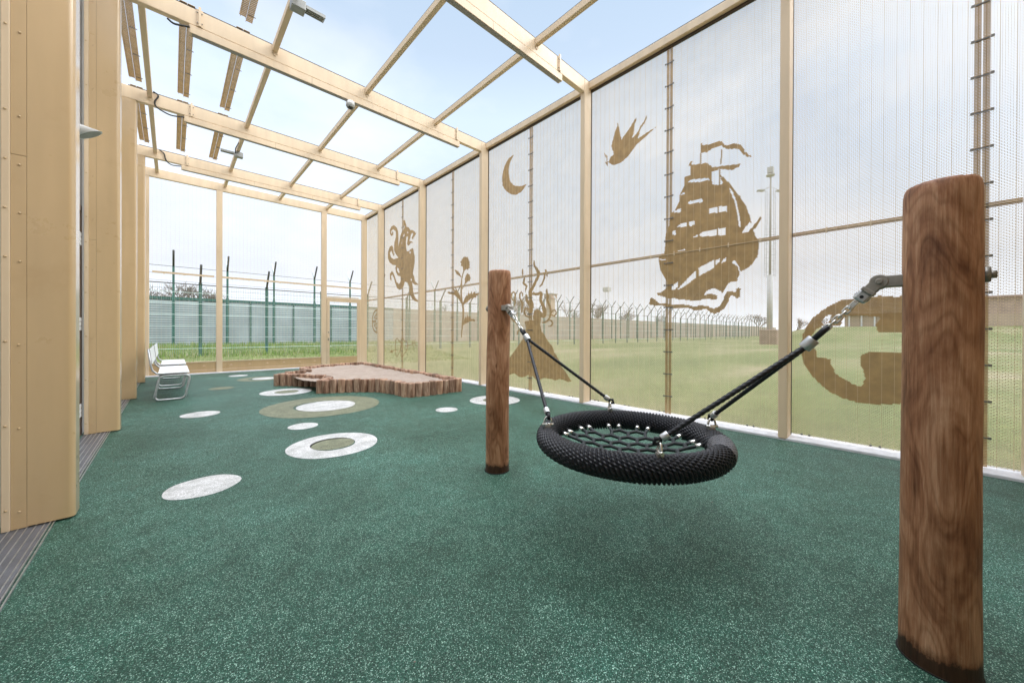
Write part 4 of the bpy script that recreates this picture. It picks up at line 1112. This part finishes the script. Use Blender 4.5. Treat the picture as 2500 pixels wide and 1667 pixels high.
TH_ = [max(v.co.z for v in m.vertices) for m in TM]
TR = MB(); TR.tube([(0, 0, -.6), (0, 0, 1.2)], [.24, .19], 8); TR = TR.data('trunk', m_bark)
spec = [(372, 694, 58, 'bare tree at the far left above the slatted wall'), (425, 680, 60, 'widest bare tree above the slatted wall, behind the first fence post'), (470, 688, 64, 'bare tree above the slatted wall, right of the widest one'), (508, 702, 66, 'small bare tree nearest the middle post of the far wall'),
        (1070, 738, 62, 'bare tree behind the thistle screen'), (1255, 722, 66, 'bare tree behind the farther swing post'), (1290, 728, 70, 'bare tree behind the volcano smoke'), (1400, 738, 78, 'bare tree right of the volcano smoke'),
        (1462, 742, 84, 'bare tree at the left of the ship screen'), (1532, 752, 90, 'bare tree behind the Y-shaped posts left of the ship'), (1610, 762, 98, 'bare tree below the ship'),
        (1850, 764, 110, 'bare tree just left of the floodlight mast'), (1946, 774, 115, 'bare tree right of the screen post'), (1988, 776, 118, 'bare tree behind the hook screen'), (2024, 772, 118, 'bare tree beside the low tan building')]
for i, (px, yt, dist, lb) in enumerate(spec):
    r_ = ray(px, yt); P = Vector((r_[0]*dist, r_[1]*dist, 0)); g0 = gz(P.x, P.y); k_ = (H+r_[2]*dist-g0)/TH_[i % 3]
    t = empty('bare_tree', (P.x, P.y, g0), lb, 'tree', 'bare winter trees beyond the boundary')
    for nm, me in (('crown', TM[i % 3]), ('trunk', TR)):
        o = bpy.data.objects.new(nm, me); COL.objects.link(o); o.parent = t; o.scale = (k_*1.25, k_*1.25, k_); o.rotation_euler = (0, 0, i*1.3)
# distant tan tower
P = ray(1344, 716); D_ = 80.
tx, ty, tz = P[0]*D_, P[1]*D_, H+P[2]*D_
t = empty('watch_tower', (tx, ty, 0), 'distant narrow tan tower behind the volcano smoke', 'tower')
MB().box(tx-.7, tx+.7, ty-.7, ty+.7, -.2, tz-1.2).build('shaft', m_tan, t)
q = MB(); q.box(tx-1., tx+1., ty-1., ty+1., tz-1.19, tz-.3); q.build('cabin', m_brick, t)
q = MB(); q.box(tx-1.2, tx+1.2, ty-1.2, ty+1.2, tz-.29, tz-.1); q.build('roof', m_mast, t)

# ------------------------------------------------------------------ long grass
q = MB(); rnd = random.Random(3)
for i in range(26000):
    y = rnd.uniform(12.3, 28.4); x = rnd.uniform(-4, 5+y*.35)
    tall = (abs(y-FY) < .9) or y > 23
    h = rnd.uniform(.10, .34) if tall else rnd.uniform(.03, .09)
    if noise.noise((x*.5, y*.5, 1)) < -.2: h *= .6
    w = .012+.008*rnd.random(); a = rnd.uniform(0, 3.14); dx, dy = math.cos(a)*w, math.sin(a)*w
    z = gz(x, y); lx, ly = rnd.uniform(-.08, .08), rnd.uniform(-.08, .08)
    q.add([(x-dx, y-dy, z-.02), (x+dx, y+dy, z-.02), (x+lx, y+ly, z+h)], [(0, 1, 2)])
tag(q.build('long_grass', m_blade), 'long mixed green and dry grass around the fences', 'grass', kind='stuff')

# bits of leaf and bark blown over the rubber floor
q = MB(); rnd = random.Random(11)
for i in range(90):
    x, y = rnd.uniform(-.4, 4.4), rnd.uniform(.5, 11.5)
    if rnd.random() < .5: x = rnd.choice((-.38+rnd.random()*.25, 4.3+rnd.random()*.2))
    if 1.4 < x < 3.95 and y > 5.3: continue
    L = rnd.uniform(.004, .013); a = rnd.uniform(0, 6.28); w = L*rnd.uniform(.25, .6)
    u = Vector((math.cos(a), math.sin(a), 0)); v = Vector((-math.sin(a), math.cos(a), 0)); c = Vector((x, y, .0055))
    q.add([c-u*L, c-v*w+Vector((0, 0, .002)), c+u*L+Vector((0, 0, .003)), c+v*w], [(0, 1, 2, 3)])
tag(q.build('leaf_litter', m_bark), 'tiny bits of leaf and bark scattered over the green floor', 'litter', kind='stuff')

# ------------------------------------------------------------------ light
SUN_EL, SUN_AZ = R(38), R(125)
wd = bpy.data.worlds.new('World'); sc.world = wd; wd.use_nodes = True; nt = wd.node_tree
bg = nt.nodes['Background']; sky = nt.nodes.new('ShaderNodeTexSky'); sky.sky_type = 'NISHITA'; sky.sun_disc = False
sky.sun_elevation = SUN_EL; sky.sun_rotation = SUN_AZ; sky.air_density = 1.0; sky.dust_density = 1.0; sky.ozone_density = 1.0
tc = nt.nodes.new('ShaderNodeTexCoord'); sep = nt.nodes.new('ShaderNodeSeparateXYZ'); nt.links.new(tc.outputs['Generated'], sep.inputs[0])
mp = nt.nodes.new('ShaderNodeMapping'); mp.inputs['Scale'].default_value = (1, 1, 2.0); nt.links.new(tc.outputs['Generated'], mp.inputs[0])
n1 = N(nt, 'ShaderNodeTexNoise', Scale=2.3, Detail=7., Roughness=.52, Distortion=.15); nt.links.new(mp.outputs[0], n1.inputs['Vector'])
cl = ramp(nt, n1.outputs['Fac'], [(.42, (0, 0, 0)), (.74, (1, 1, 1))])
hz = ramp(nt, sep.outputs['Z'], [(0.0, (1, 1, 1)), (.16, (.86, .86, .86)), (.36, (.42, .42, .42)), (.68, (.12, .12, .12)), (.85, (.9, .9, .9))])
mx_ = nt.nodes.new('ShaderNodeMath'); mx_.operation = 'MULTIPLY_ADD'; mx_.use_clamp = True
nt.links.new(cl.outputs[0], mx_.inputs[0]); mx_.inputs[1].default_value = .55; nt.links.new(hz.outputs[0], mx_.inputs[2])
blue = mix(nt, .85, sky.outputs[0], (5.2, 6.9, 9.0))
col = mix(nt, mx_.outputs[0], blue, (8.9, 9.3, 10.0))
lum = ramp(nt, sep.outputs['Z'], [(0.0, (.26,)*3), (.07, (.20,)*3), (.14, (.172,)*3), (.34, (.20,)*3), (.50, (.213,)*3), (.60, (.185,)*3), (.72, (.18,)*3), (.90, (.82,)*3)])   # brightness of the cloud deck x 1/3
sc3 = nt.nodes.new('ShaderNodeVectorMath'); sc3.operation = 'SCALE'; sc3.inputs['Scale'].default_value = 6.
nt.links.new(lum.outputs[0], sc3.inputs[0])
col = mix(nt, 1., col, sc3.outputs[0], 'MULTIPLY')
# cloud glow round the hidden sun, behind the camera
dt = nt.nodes.new('ShaderNodeVectorMath'); dt.operation = 'DOT_PRODUCT'; nt.links.new(tc.outputs['Generated'], dt.inputs[0])
dt.inputs[1].default_value = (math.sin(R(158))*math.cos(SUN_EL), math.cos(R(158))*math.cos(SUN_EL), math.sin(SUN_EL))
gl = ramp(nt, dt.outputs['Value'], [(.45, (0, 0, 0)), (.75, (.35, .34, .32)), (1, (1, .97, .92))])
gsc = nt.nodes.new('ShaderNodeVectorMath'); gsc.operation = 'SCALE'; gsc.inputs['Scale'].default_value = 15.
nt.links.new(gl.outputs[0], gsc.inputs[0])
col = mix(nt, 1., col, gsc.outputs[0], 'ADD')
nt.links.new(col, bg.inputs['Color']); bg.inputs['Strength'].default_value = .105
sd = bpy.data.lights.new('sun', 'SUN'); sd.energy = 1.3; sd.angle = R(22); sd.color = (1, .965, .91)
so = bpy.data.objects.new('sun', sd); COL.objects.link(so)
v = Vector((math.sin(SUN_AZ)*math.cos(SUN_EL), math.cos(SUN_AZ)*math.cos(SUN_EL), math.sin(SUN_EL)))
so.rotation_euler = v.to_track_quat('Z', 'Y').to_euler()
vs_ = sc.view_settings; vs_.view_transform = 'Standard'; vs_.look = 'None'; vs_.exposure = 0.; vs_.gamma = 1.
sc.cycles.sample_clamp_indirect = 4.
sc.cycles.max_bounces = 8; sc.cycles.transparent_max_bounces = 8
